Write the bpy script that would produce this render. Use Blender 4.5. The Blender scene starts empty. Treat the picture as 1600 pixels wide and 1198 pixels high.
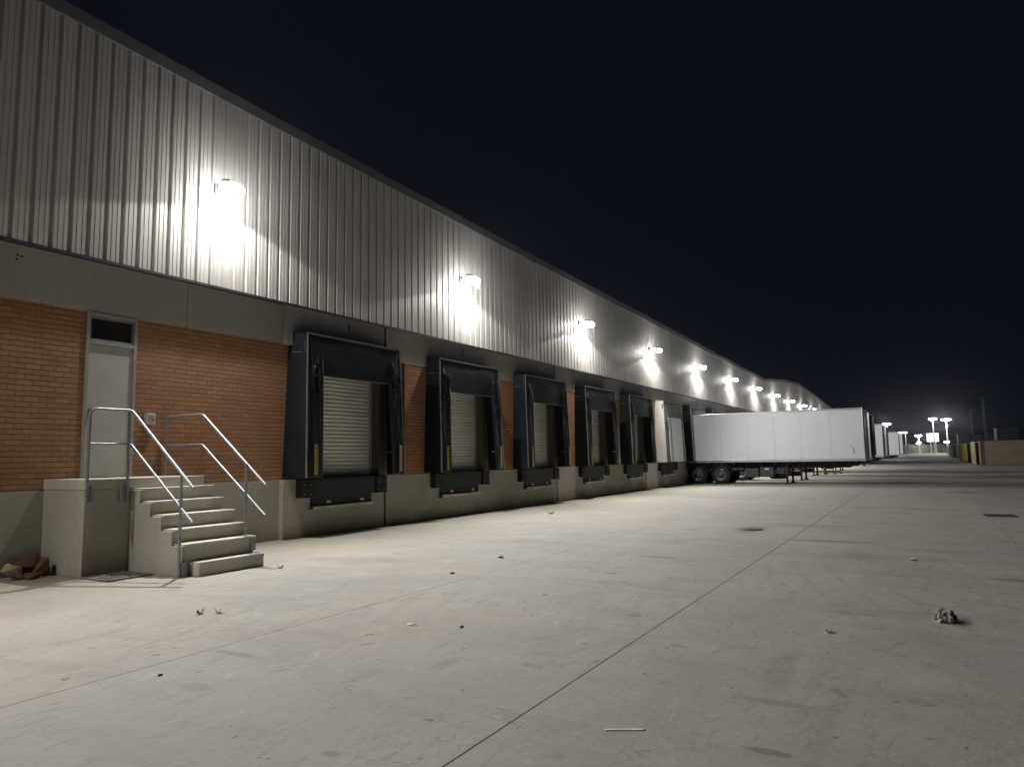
import bpy, bmesh, math, random
from mathutils import Vector, Matrix, noise

# ------------------------------------------------------------------ camera, sky, exposure
scn = bpy.context.scene
COL = scn.collection
R = math.radians
cam_d = bpy.data.cameras.new("camera")
cam_d.sensor_width = 36.0
cam_d.lens = 24.75
cam_d.clip_start = 0.05
cam_d.clip_end = 5000
cam = bpy.data.objects.new("camera", cam_d)
COL.objects.link(cam)
RM = ((0.50351449, -0.08248568, 0.86004027),
      (-0.86382142, -0.06753656, 0.49925081),
      (-0.01690312, 0.99430122, 0.10525854))          # rows: world axes in (right, up, forward)
m = Matrix(((RM[0][0], RM[0][1], -RM[0][2], 0.0),
            (RM[1][0], RM[1][1], -RM[1][2], 0.0),
            (RM[2][0], RM[2][1], -RM[2][2], 1.65),
            (0, 0, 0, 1)))
cam.matrix_world = m
scn.camera = cam

world = bpy.data.worlds.new("World")
scn.world = world
world.use_nodes = True
wn = world.node_tree
wn.nodes.clear()
sky = wn.nodes.new("ShaderNodeTexSky")
sky.sky_type = 'NISHITA'
sky.sun_disc = False
sky.sun_elevation = R(-6.0)
sky.sun_rotation = R(200)
sky.air_density = 1.0
sky.dust_density = 1.0
bg = wn.nodes.new("ShaderNodeBackground")
bg.inputs[1].default_value = 0.05
glow = wn.nodes.new("ShaderNodeBackground")          # faint light pollution of the night sky
glow.inputs[0].default_value = (0.0028, 0.0035, 0.0068, 1)
glow.inputs[1].default_value = 1.0
addw = wn.nodes.new("ShaderNodeAddShader")
wout = wn.nodes.new("ShaderNodeOutputWorld")
wn.links.new(sky.outputs[0], bg.inputs[0])
wn.links.new(bg.outputs[0], addw.inputs[0])
wn.links.new(glow.outputs[0], addw.inputs[1])
wn.links.new(addw.outputs[0], wout.inputs[0])

scn.view_settings.view_transform = 'Standard'
scn.view_settings.look = 'None'
scn.view_settings.exposure = 0.30
scn.view_settings.gamma = 1.0
scn.render.engine = 'CYCLES'
scn.cycles.use_denoising = True
scn.cycles.max_bounces = 8
scn.cycles.diffuse_bounces = 5
scn.cycles.glossy_bounces = 3
scn.cycles.sample_clamp_indirect = 4.0
scn.cycles.caustics_reflective = False
scn.cycles.caustics_refractive = False
scn.cycles.use_light_tree = True

FLOOD = 0.74         # scale of every wall floodlight
LAMP_COL = (1.0, 0.968, 0.925)

# ------------------------------------------------------------------ helpers
W = 11.90             # plane of the dock wall
WC = 11.70            # plane of the cladding, which stands proud of the concrete
CS = 11.70 / 11.90
WL = 12.02            # plane of the wall beside the staircase
rnd = random.Random(7)


def tag(o, label=None, cat=None, group=None, kind=None):
    if label: o['label'] = label
    if cat: o['category'] = cat
    if group: o['group'] = group
    if kind: o['kind'] = kind
    return o


def empty(name, loc=(0, 0, 0), rz=0.0, label=None, cat=None, group=None, kind=None):
    o = bpy.data.objects.new(name, None)
    COL.objects.link(o)
    o.location = loc
    o.rotation_euler = (0, 0, rz)
    o.empty_display_size = 0.2
    return tag(o, label, cat, group, kind)


class MB:
    def __init__(self):
        self.v = []; self.f = []; self.s = []; self.mi = []

    def add(self, vs, fs, smooth=False, mi=0):
        b = len(self.v)
        self.v += [tuple(p) for p in vs]
        for f in fs:
            self.f.append(tuple(b + i for i in f)); self.s.append(smooth); self.mi.append(mi)

    def hexa(self, p, mi=0):
        # p: 8 points, bottom loop 0-3, top loop 4-7
        self.add(p, [(0, 3, 2, 1), (4, 5, 6, 7), (0, 1, 5, 4), (1, 2, 6, 5), (2, 3, 7, 6), (3, 0, 4, 7)], mi=mi)

    def box(self, x0, x1, y0, y1, z0, z1, mi=0):
        self.hexa([(x0, y0, z0), (x1, y0, z0), (x1, y1, z0), (x0, y1, z0),
                   (x0, y0, z1), (x1, y0, z1), (x1, y1, z1), (x0, y1, z1)], mi)

    def obox(self, c, size, rot, mi=0):
        M_ = rot.to_matrix() if hasattr(rot, 'to_matrix') else rot
        c = Vector(c)
        pts = []
        for z in (-1, 1):
            for x, y in ((-1, -1), (1, -1), (1, 1), (-1, 1)):
                pts.append(c + M_ @ Vector((x * size[0] / 2, y * size[1] / 2, z * size[2] / 2)))
        self.hexa(pts, mi)

    def tube(self, path, r, n=10, cap=True, mi=0, closed=False):
        P = [Vector(p) for p in path]
        N = len(P)
        rings = []
        up = Vector((0.137, 0.241, 0.961)).normalized()
        prev = None
        for i in range(N):
            if closed:
                d = (P[(i + 1) % N] - P[i - 1]).normalized()
            elif i == 0:
                d = (P[1] - P[0]).normalized()
            elif i == N - 1:
                d = (P[-1] - P[-2]).normalized()
            else:
                d = ((P[i + 1] - P[i]).normalized() + (P[i] - P[i - 1]).normalized()).normalized()
            if prev is None:
                a = d.cross(up)
                if a.length < 1e-3: a = d.cross(Vector((1, 0, 0)))
                a.normalize()
            else:
                a = (prev - d * prev.dot(d)).normalized()
            prev = a
            b = d.cross(a)
            rr = r[i] if isinstance(r, (list, tuple)) else r
            rings.append([P[i] + (a * math.cos(2 * math.pi * k / n) + b * math.sin(2 * math.pi * k / n)) * rr for k in range(n)])
        vs = [p for ring in rings for p in ring]
        fs = []
        for i in range(N if closed else N - 1):
            j = (i + 1) % N
            for k in range(n):
                k2 = (k + 1) % n
                fs.append((i * n + k, i * n + k2, j * n + k2, j * n + k))
        self.add(vs, fs, True, mi)
        if cap and not closed:
            self.add(rings[0], [tuple(range(n))[::-1]], False, mi)
            self.add(rings[-1], [tuple(range(n))], False, mi)

    def prism(self, poly, axis, a0, a1, mi=0):
        # poly: list of 2d points, extruded on axis 0/1/2 from a0 to a1
        def mk(p, a):
            if axis == 0: return (a, p[0], p[1])
            if axis == 1: return (p[0], a, p[1])
            return (p[0], p[1], a)
        n = len(poly)
        vs = [mk(p, a0) for p in poly] + [mk(p, a1) for p in poly]
        fs = [tuple(range(n))[::-1], tuple(range(n, 2 * n))]
        for i in range(n):
            j = (i + 1) % n
            fs.append((i, j, n + j, n + i))
        self.add(vs, fs, False, mi)

    def lathe(self, prof, c, axis='x', n=32, mi=0):
        # prof: list of (radius, axial offset)
        c = Vector(c)
        vs = []
        for r, a in prof:
            for k in range(n):
                t = 2 * math.pi * k / n
                if axis == 'x': vs.append(c + Vector((a, r * math.cos(t), r * math.sin(t))))
                elif axis == 'z': vs.append(c + Vector((r * math.cos(t), r * math.sin(t), a)))
                else: vs.append(c + Vector((r * math.cos(t), a, r * math.sin(t))))
        fs = []
        for i in range(len(prof) - 1):
            for k in range(n):
                k2 = (k + 1) % n
                fs.append((i * n + k, i * n + k2, (i + 1) * n + k2, (i + 1) * n + k))
        self.add(vs, fs, True, mi)

    def grid(self, fn, nu, nv, smooth=True, mi=0):
        vs = [fn(i / nu, j / nv) for j in range(nv + 1) for i in range(nu + 1)]
        fs = []
        for j in range(nv):
            for i in range(nu):
                a = j * (nu + 1) + i
                fs.append((a, a + 1, a + nu + 2, a + nu + 1))
        self.add(vs, fs, smooth, mi)

    def build(self, name, mat, parent=None, bevel=0.0, solid=0.0, loc=None, recalc=True):
        me = bpy.data.meshes.new(name)
        me.from_pydata([tuple(p) for p in self.v], [], self.f)
        mats = mat if isinstance(mat, (list, tuple)) else [mat]
        for mm in mats: me.materials.append(mm)
        me.polygons.foreach_set("use_smooth", self.s)
        me.polygons.foreach_set("material_index", self.mi)
        if recalc:
            b = bmesh.new(); b.from_mesh(me)
            bmesh.ops.recalc_face_normals(b, faces=b.faces)
            b.to_mesh(me); b.free()
        me.update()
        o = bpy.data.objects.new(name, me)
        COL.objects.link(o)
        if parent is not None: o.parent = parent
        if loc is not None: o.location = loc
        if bevel > 0:
            md = o.modifiers.new("bevel", 'BEVEL')
            md.width = bevel; md.segments = 2; md.limit_method = 'ANGLE'; md.angle_limit = R(40)
        if solid > 0:
            md = o.modifiers.new("solid", 'SOLIDIFY')
            md.thickness = solid; md.offset = 0
        return o


def kids(o): return [c for c in COL.objects if c.parent == o]


def copy_tree(o, parent=None):
    c = o.copy(); COL.objects.link(c); c.parent = parent
    for ch in kids(o): copy_tree(ch, c)
    return c


# ------------------------------------------------------------------ materials
def nt(name):
    mt = bpy.data.materials.new(name); mt.use_nodes = True
    t = mt.node_tree
    b = t.nodes["Principled BSDF"]
    return mt, t, b


def N(t, typ, **kw):
    n = t.nodes.new(typ)
    for k, v in kw.items(): setattr(n, k, v)
    return n


def mathn(t, op, a, b=None, c=None, clamp=False):
    n = N(t, "ShaderNodeMath", operation=op); n.use_clamp = clamp
    for i, x in enumerate((a, b, c)):
        if x is None: continue
        if isinstance(x, (int, float)): n.inputs[i].default_value = x
        else: t.links.new(x, n.inputs[i])
    return n.outputs[0]


def ramp(t, fac, stops):
    n = N(t, "ShaderNodeValToRGB")
    e = n.color_ramp.elements
    e[0].position = stops[0][0]; e[0].color = (*stops[0][1], 1)
    e[1].position = stops[-1][0]; e[1].color = (*stops[-1][1], 1)
    for p, c in stops[1:-1]:
        x = e.new(p); x.color = (*c, 1)
    t.links.new(fac, n.inputs[0])
    return n.outputs[0]


def mix(t, fac, a, b, mode='MIX'):
    n = N(t, "ShaderNodeMix", data_type='RGBA', blend_type=mode)
    for i, x in ((0, fac), (6, a), (7, b)):
        if isinstance(x, (int, float)): n.inputs[i].default_value = x
        elif isinstance(x, tuple): n.inputs[i].default_value = (*x, 1)
        else: t.links.new(x, n.inputs[i])
    return n.outputs[2]


def noise_n(t, scale, vec=None, detail=5, rough=0.6, sc=(1, 1, 1), dist=0.0):
    if vec is None:
        tc = N(t, "ShaderNodeTexCoord"); vec = tc.outputs['Object']
    mp = N(t, "ShaderNodeMapping"); mp.inputs['Scale'].default_value = sc
    t.links.new(vec, mp.inputs[0])
    n = N(t, "ShaderNodeTexNoise"); n.inputs['Scale'].default_value = scale
    n.inputs['Detail'].default_value = detail; n.inputs['Roughness'].default_value = rough
    n.inputs['Distortion'].default_value = dist
    t.links.new(mp.outputs[0], n.inputs['Vector'])
    return n.outputs['Fac']


def bump(t, b, h, strength=0.3, dist=0.01):
    n = N(t, "ShaderNodeBump"); n.inputs['Strength'].default_value = strength
    n.inputs['Distance'].default_value = dist
    t.links.new(h, n.inputs['Height']); t.links.new(n.outputs[0], b.inputs['Normal'])
    return n


def simple(name, col, rough=0.6, metal=0.0, var=0.15, scale=6.0, bmp=0.0, sc=(1, 1, 1), spec=0.5, rvar=0.0):
    mt, t, b = nt(name)
    f = noise_n(t, scale, sc=sc)
    lo = tuple(c * (1 - var) for c in col); hi = tuple(min(1, c * (1 + var)) for c in col)
    t.links.new(ramp(t, f, [(0.3, lo), (0.7, hi)]), b.inputs['Base Color'])
    b.inputs['Roughness'].default_value = rough
    if rvar:
        f2 = noise_n(t, scale * 2.3, sc=sc)
        rr = mathn(t, 'MULTIPLY_ADD', f2, rvar * 2, rough - rvar)
        t.links.new(rr, b.inputs['Roughness'])
    b.inputs['Metallic'].default_value = metal
    b.inputs['Specular IOR Level'].default_value = spec
    if bmp: bump(t, b, f, bmp, 0.01)
    return mt


def emit(name, col, strength):
    mt, t, b = nt(name)
    b.inputs['Base Color'].default_value = (0.8, 0.8, 0.8, 1)
    b.inputs['Emission Color'].default_value = (*col, 1)
    b.inputs['Emission Strength'].default_value = strength
    return mt


def concrete(name, a, bcol, stain=(0.16, 0.10, 0.06), stain_amt=0.5, zstain=0.45):
    mt, t, b = nt(name)
    tc = N(t, "ShaderNodeTexCoord")
    big = noise_n(t, 0.9, tc.outputs['Object'], 6, 0.6)
    fine = noise_n(t, 14, tc.outputs['Object'], 6, 0.7)
    stre = noise_n(t, 5, tc.outputs['Object'], 4, 0.6, sc=(1, 1, 0.12))
    base = ramp(t, big, [(0.3, a), (0.7, bcol)])
    base = mix(t, 0.35, base, ramp(t, fine, [(0.3, tuple(x * 0.8 for x in a)), (0.75, tuple(x * 1.15 for x in bcol))]))
    base = mix(t, mathn(t, 'MULTIPLY', ramp(t, stre, [(0.52, (0, 0, 0)), (0.8, (1, 1, 1))]), 0.30), base, tuple(x * 0.62 for x in a))
    geo = N(t, "ShaderNodeNewGeometry")
    sep = N(t, "ShaderNodeSeparateXYZ"); t.links.new(geo.outputs['Position'], sep.inputs[0])
    # splashed soil with an edge of its own
    h = mathn(t, 'SUBTRACT', zstain, mathn(t, 'ADD', sep.outputs['Z'], mathn(t, 'MULTIPLY', mathn(t, 'SUBTRACT', big, 0.5), 1.3)))
    sfac = mathn(t, 'MULTIPLY', mathn(t, 'MULTIPLY', h, 2.4, clamp=True), stain_amt)
    base = mix(t, sfac, base, stain)
    t.links.new(base, b.inputs['Base Color'])
    b.inputs['Roughness'].default_value = 0.85
    b.inputs['Specular IOR Level'].default_value = 0.3
    bump(t, b, fine, 0.25, 0.01)
    return mt


M = {}
M['plinth'] = concrete('plinth_concrete', (0.36, 0.34, 0.28), (0.45, 0.425, 0.36))
M['lintel'] = concrete('lintel_concrete', (0.40, 0.37, 0.33), (0.47, 0.44, 0.395), stain_amt=0.0)
M['stair'] = concrete('stair_concrete', (0.40, 0.38, 0.315), (0.51, 0.485, 0.41), stain=(0.28, 0.19, 0.11), stain_amt=0.45, zstain=0.32)
M['stair_toplit'] = concrete('toplit_concrete', (0.46, 0.435, 0.375), (0.58, 0.55, 0.48), stain_amt=0.0)  # lighter stair concrete, paints the light from above onto treads and slab
M['black_vinyl'] = simple('black_vinyl', (0.010, 0.012, 0.014), 0.42, var=0.3, scale=3, bmp=0.0, rvar=0.1)
M['shelter_side'] = simple('charcoal_fabric', (0.012, 0.013, 0.017), 0.6, var=0.25, scale=2.5, spec=0.2)
M['shelter_green'] = simple('dark_green_fabric', (0.014, 0.020, 0.022), 0.6, var=0.25, scale=2.5, spec=0.2)
M['white_fabric'] = simple('white_fabric', (0.72, 0.71, 0.69), 0.5, var=0.08, scale=2.5)
M['grey_vinyl'] = simple('grey_vinyl', (0.16, 0.155, 0.14), 0.4, var=0.25, scale=3)
M['white_panel'] = simple('white_panel', (0.84, 0.86, 0.88), 0.4, var=0.05, scale=2)
M['alu'] = simple('aluminium', (0.62, 0.62, 0.62), 0.35, 0.9, var=0.12, scale=12)
M['galv'] = simple('galvanised_steel', (0.30, 0.315, 0.345), 0.5, 0.6, var=0.25, scale=25, rvar=0.1)
M['dark_steel'] = simple('dark_steel', (0.022, 0.024, 0.026), 0.55, 0.2, var=0.35, scale=8, bmp=0.1)
M['rubber'] = simple('black_rubber', (0.013, 0.013, 0.013), 0.75, var=0.35, scale=12, bmp=0.2)
M['yellow'] = simple('yellow_paint', (0.30, 0.24, 0.05), 0.5, var=0.3, scale=9)
M['pale_tape'] = simple('faded_strip', (0.34, 0.29, 0.22), 0.5, var=0.2, scale=9)
M['sill'] = simple('sill_steel', (0.52, 0.50, 0.44), 0.6, 0.2, var=0.3, scale=10)
M['door_paint'] = simple('door_paint', (0.50, 0.49, 0.45), 0.45, var=0.06, scale=2.5)
M['frame_paint'] = simple('frame_paint', (0.34, 0.33, 0.30), 0.5, var=0.1, scale=4)
M['plastic'] = simple('grey_plastic', (0.52, 0.52, 0.50), 0.45, var=0.05)
M['pipe'] = simple('brown_pipe', (0.15, 0.075, 0.045), 0.6, var=0.3, scale=5)
M['paint_mark'] = simple('stencil_paint', (0.028, 0.026, 0.024), 0.8, var=0.4, scale=20)
M['tyre'] = simple('tyre_rubber', (0.018, 0.018, 0.018), 0.8, var=0.3, scale=15)
M['rim'] = simple('rim_steel', (0.13, 0.125, 0.12), 0.5, 0.5, var=0.4, scale=9)
M['chassis'] = simple('chassis_paint', (0.012, 0.012, 0.014), 0.6, var=0.4, scale=6)
M['guard'] = simple('mudguard_plastic', (0.05, 0.05, 0.05), 0.5, var=0.3, scale=6)
M['seam'] = simple('seam_sealant', (0.42, 0.42, 0.43), 0.6, var=0.2, scale=8)
M['box_grey'] = simple('toolbox_grey', (0.05, 0.052, 0.055), 0.5, var=0.3, scale=6)
M['flash'] = simple('dark_flashing', (0.20, 0.195, 0.21), 0.5, 0.3, var=0.15, scale=3)
M['black_flash'] = simple('black_flashing', (0.03, 0.028, 0.03), 0.7, var=0.15, scale=3)
M['housing'] = simple('lamp_housing', (0.10, 0.10, 0.10), 0.5, 0.3)
M['rust'] = simple('rusty_rubble', (0.13, 0.06, 0.035), 0.9, var=0.4, scale=18, bmp=0.6)
M['rock'] = simple('pale_stone', (0.34, 0.28, 0.20), 0.9, var=0.3, scale=14, bmp=0.6)
M['grate'] = simple('cast_iron', (0.20, 0.18, 0.155), 0.7, 0.2, var=0.4, scale=14, bmp=0.3)
M['paper'] = simple('paper', (0.62, 0.58, 0.52), 0.8, var=0.2, scale=40)
M['crumple'] = simple('crumpled_card', (0.30, 0.275, 0.26), 0.85, var=0.45, scale=25, bmp=0.4)
M['stick'] = simple('pale_wood', (0.72, 0.67, 0.60), 0.8, var=0.25, scale=30)
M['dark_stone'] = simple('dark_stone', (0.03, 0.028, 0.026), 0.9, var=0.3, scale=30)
M['leaf'] = simple('dry_leaf', (0.20, 0.15, 0.10), 0.85, var=0.4, scale=40)
M['pole'] = simple('pole_steel', (0.85, 0.84, 0.82), 0.6, 0.0, var=0.1, scale=3)
M['far_wall'] = simple('far_wall_render', (0.20, 0.19, 0.17), 0.9, var=0.3, scale=0.6)
M['yard_wall'] = concrete('yard_wall_render', (0.24, 0.20, 0.14), (0.33, 0.28, 0.20), stain_amt=0.3)
M['brown_post'] = simple('brown_steel', (0.10, 0.065, 0.05), 0.7, var=0.3, scale=3)
M['cream'] = simple('cream_paint', (0.55, 0.52, 0.38), 0.6, var=0.15, scale=2)
M['old_yellow'] = simple('worn_yellow', (0.20, 0.14, 0.045), 0.7, var=0.5, scale=6)
M['gate_yellow'] = simple('gate_yellow', (0.60, 0.48, 0.08), 0.55, var=0.15, scale=1.2)
M['container'] = simple('container_paint', (0.66, 0.69, 0.71), 0.6, var=0.2, scale=1.5)
M['cabin'] = simple('cabin_panel', (0.55, 0.58, 0.60), 0.6, var=0.15, scale=1.5)
M['jamb'] = simple('jamb_steel', (0.085, 0.075, 0.06), 0.6, var=0.2, scale=2, sc=(1, 1, 0.3))
M['roof'] = simple('roof_sheet', (0.10, 0.10, 0.10), 0.7)
M['interior'] = simple('dark_void', (0.02, 0.02, 0.02), 0.9)
M['card_mark'] = simple('sticker', (0.6, 0.6, 0.6), 0.5)


def mat_cladding():
    mt, t, b = nt('profiled_cladding')
    tc = N(t, "ShaderNodeTexCoord")
    s = noise_n(t, 4.0, tc.outputs['Object'], 5, 0.6, sc=(1, 1, 0.06))
    g = noise_n(t, 0.7, tc.outputs['Object'], 4, 0.6)
    c = ramp(t, s, [(0.25, (0.50, 0.49, 0.46)), (0.75, (0.59, 0.58, 0.55))])
    c = mix(t, 0.4, c, ramp(t, g, [(0.3, (0.46, 0.452, 0.425)), (0.7, (0.62, 0.61, 0.58))]))
    sp = N(t, "ShaderNodeSeparateXYZ"); t.links.new(tc.outputs['Object'], sp.inputs[0])
    wn_ = N(t, "ShaderNodeTexWhiteNoise", noise_dimensions='1D')
    t.links.new(mathn(t, 'FLOOR', mathn(t, 'DIVIDE', mathn(t, 'SUBTRACT', sp.outputs['X'], 5.10), 0.855)), wn_.inputs['W'])
    c = mix(t, 1.0, c, ramp(t, wn_.outputs['Value'], [(0.0, (0.90, 0.89, 0.88)), (1.0, (1.06, 1.06, 1.06))]), 'MULTIPLY')
    # faint rain streaks running down from the flashing
    rs = noise_n(t, 7.0, tc.outputs['Object'], 3, 0.6, sc=(1, 1, 0.03))
    c = mix(t, mathn(t, 'MULTIPLY', ramp(t, rs, [(0.60, (0, 0, 0)), (0.78, (1, 1, 1))]), 0.30), c, (0.24, 0.22, 0.19))
    t.links.new(c, b.inputs['Base Color'])
    b.inputs['Metallic'].default_value = 0.15
    r_ = mathn(t, 'MULTIPLY_ADD', s, 0.22, 0.42)
    t.links.new(r_, b.inputs['Roughness'])
    bump(t, b, s, 0.15, 0.01)
    return mt


def mat_brick():
    mt, t, b = nt('red_brick')
    tc = N(t, "ShaderNodeTexCoord")
    sp = N(t, "ShaderNodeSeparateXYZ"); t.links.new(tc.outputs['Object'], sp.inputs[0])
    cb = N(t, "ShaderNodeCombineXYZ")
    t.links.new(mathn(t, 'ADD', sp.outputs['X'], mathn(t, 'MULTIPLY', sp.outputs['Y'], 1.0)), cb.inputs[0])
    wob = noise_n(t, 3.0, tc.outputs['Object'], 2, 0.5)
    zz_ = mathn(t, 'ADD', sp.outputs['Z'], mathn(t, 'MULTIPLY', mathn(t, 'SUBTRACT', wob, 0.5), 0.02))
    t.links.new(zz_, cb.inputs[1])
    br = N(t, "ShaderNodeTexBrick"); br.offset = 0.5
    br.inputs['Color1'].default_value = (0.0, 0.0, 0.0, 1)
    br.inputs['Color2'].default_value = (1.0, 1.0, 1.0, 1)
    br.inputs['Mortar'].default_value = (0.5, 0.5, 0.5, 1)
    br.inputs['Scale'].default_value = 1.0
    br.inputs['Mortar Size'].default_value = 0.007
    br.inputs['Mortar Smooth'].default_value = 0.25
    br.inputs['Brick Width'].default_value = 0.232
    br.inputs['Row Height'].default_value = 0.0855
    t.links.new(cb.outputs[0], br.inputs['Vector'])
    big = noise_n(t, 1.1, tc.outputs['Object'], 5, 0.65)
    fine = noise_n(t, 40, tc.outputs['Object'], 5, 0.7)
    per = ramp(t, br.outputs['Color'], [(0.0, (0.35, 0.18, 0.098)), (0.5, (0.42, 0.225, 0.124)), (1.0, (0.48, 0.275, 0.16))])
    c = mix(t, 0.30, per, ramp(t, big, [(0.3, (0.26, 0.125, 0.062)), (0.7, (0.50, 0.27, 0.145))]))
    c = mix(t, 0.25, c, ramp(t, fine, [(0.3, (0.18, 0.08, 0.045)), (0.75, (0.44, 0.25, 0.16))]))
    mort = ramp(t, fine, [(0.3, (0.05, 0.03, 0.02)), (0.8, (0.15, 0.10, 0.07))])
    rows = mathn(t, 'ABSOLUTE', mathn(t, 'SUBTRACT', mathn(t, 'FRACT', mathn(t, 'ADD', mathn(t, 'DIVIDE', zz_, 0.0855), 0.5)), 0.5))
    hor = mathn(t, 'MULTIPLY', mathn(t, 'SUBTRACT', 0.085, rows), 25.0, clamp=True)
    facm = mathn(t, 'MAXIMUM', hor, mathn(t, 'MULTIPLY', br.outputs['Fac'], 0.62))
    facm = mathn(t, 'MULTIPLY', facm, ramp(t, big, [(0.3, (0.55, 0.55, 0.55)), (0.65, (1, 1, 1))]))
    c = mix(t, facm, c, mort)
    t.links.new(c, b.inputs['Base Color'])
    b.inputs['Roughness'].default_value = 0.85
    b.inputs['Specular IOR Level'].default_value = 0.25
    h = mathn(t, 'SUBTRACT', mathn(t, 'MULTIPLY', fine, 0.25), facm)
    bump(t, b, h, 0.9, 0.012)
    return mt


def mat_shutter():
    return simple('shutter_slat', (0.80, 0.785, 0.73), 0.5, 0.15, var=0.12, scale=2.2, sc=(1, 1, 4))


def mat_trailer():
    mt, t, b = nt('trailer_panel')
    tc = N(t, "ShaderNodeTexCoord")
    big = noise_n(t, 0.5, tc.outputs['Object'], 4, 0.6)
    st = noise_n(t, 2.2, tc.outputs['Object'], 5, 0.65, sc=(1, 1, 0.25))
    c = ramp(t, big, [(0.3, (0.76, 0.795, 0.86)), (0.7, (0.80, 0.83, 0.89))])
    c = mix(t, mathn(t, 'MULTIPLY', ramp(t, st, [(0.55, (0, 0, 0)), (0.8, (1, 1, 1))]), 0.25), c, (0.50, 0.50, 0.50))
    t.links.new(c, b.inputs['Base Color'])
    b.inputs['Roughness'].default_value = 0.45
    return mt


# marks in the concrete of the yard: x, y, rx, ry, darkness
STAINS = [(16.22, 3.41, 0.75, 0.42, 0.45), (14.6, 1.55, 0.22, 1.0, 0.45), (11.35, 3.86, 0.14, 0.42, 0.5),
          (11.12, -0.88, 0.16, 0.3, 0.5), (3.66, 1.87, 0.065, 0.06, 0.35), (17.6, 2.6, 0.3, 1.3, 0.22),
          (23.6, 0.2, 0.5, 2.2, 0.22), (33.3, -1.2, 0.6, 0.8, 0.7), (28.0, 6.5, 1.5, 2.0, 0.16),
          (9.0, 8.4, 0.5, 1.1, 0.16), (12.5, 0.9, 0.4, 1.6, 0.14), (46.0, -0.6, 0.8, 2.2, 0.35), (60, -2.5, 3.0, 2.0, 0.25),
          (3.09, 3.02, 0.05, 0.07, 0.5), (5.10, 0.97, 0.07, 0.30, 0.38), (4.26, 0.86, 0.05, 0.17, 0.62), (8.2, 0.76, 0.10, 0.35, 0.3),
          (9.55, 3.96, 0.06, 0.12, 0.6), (15.8, 4.54, 0.10, 0.25, 0.5), (4.25, 5.30, 0.07, 0.28, 0.40), (3.5, 4.8, 0.10, 0.2, 0.3),
          (5.55, 0.13, 0.10, 0.12, 0.3), (4.85, 3.48, 0.22, 0.10, 0.25), (5.98, 1.06, 0.9, 0.13, 0.16), (4.6, 0.62, 0.9, 0.06, 0.16), (9.5, 2.8, 0.25, 0.5, 0.18)]
JOINTS = [5.62, 2.36, -1.30, -4.6, 8.85]


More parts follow.
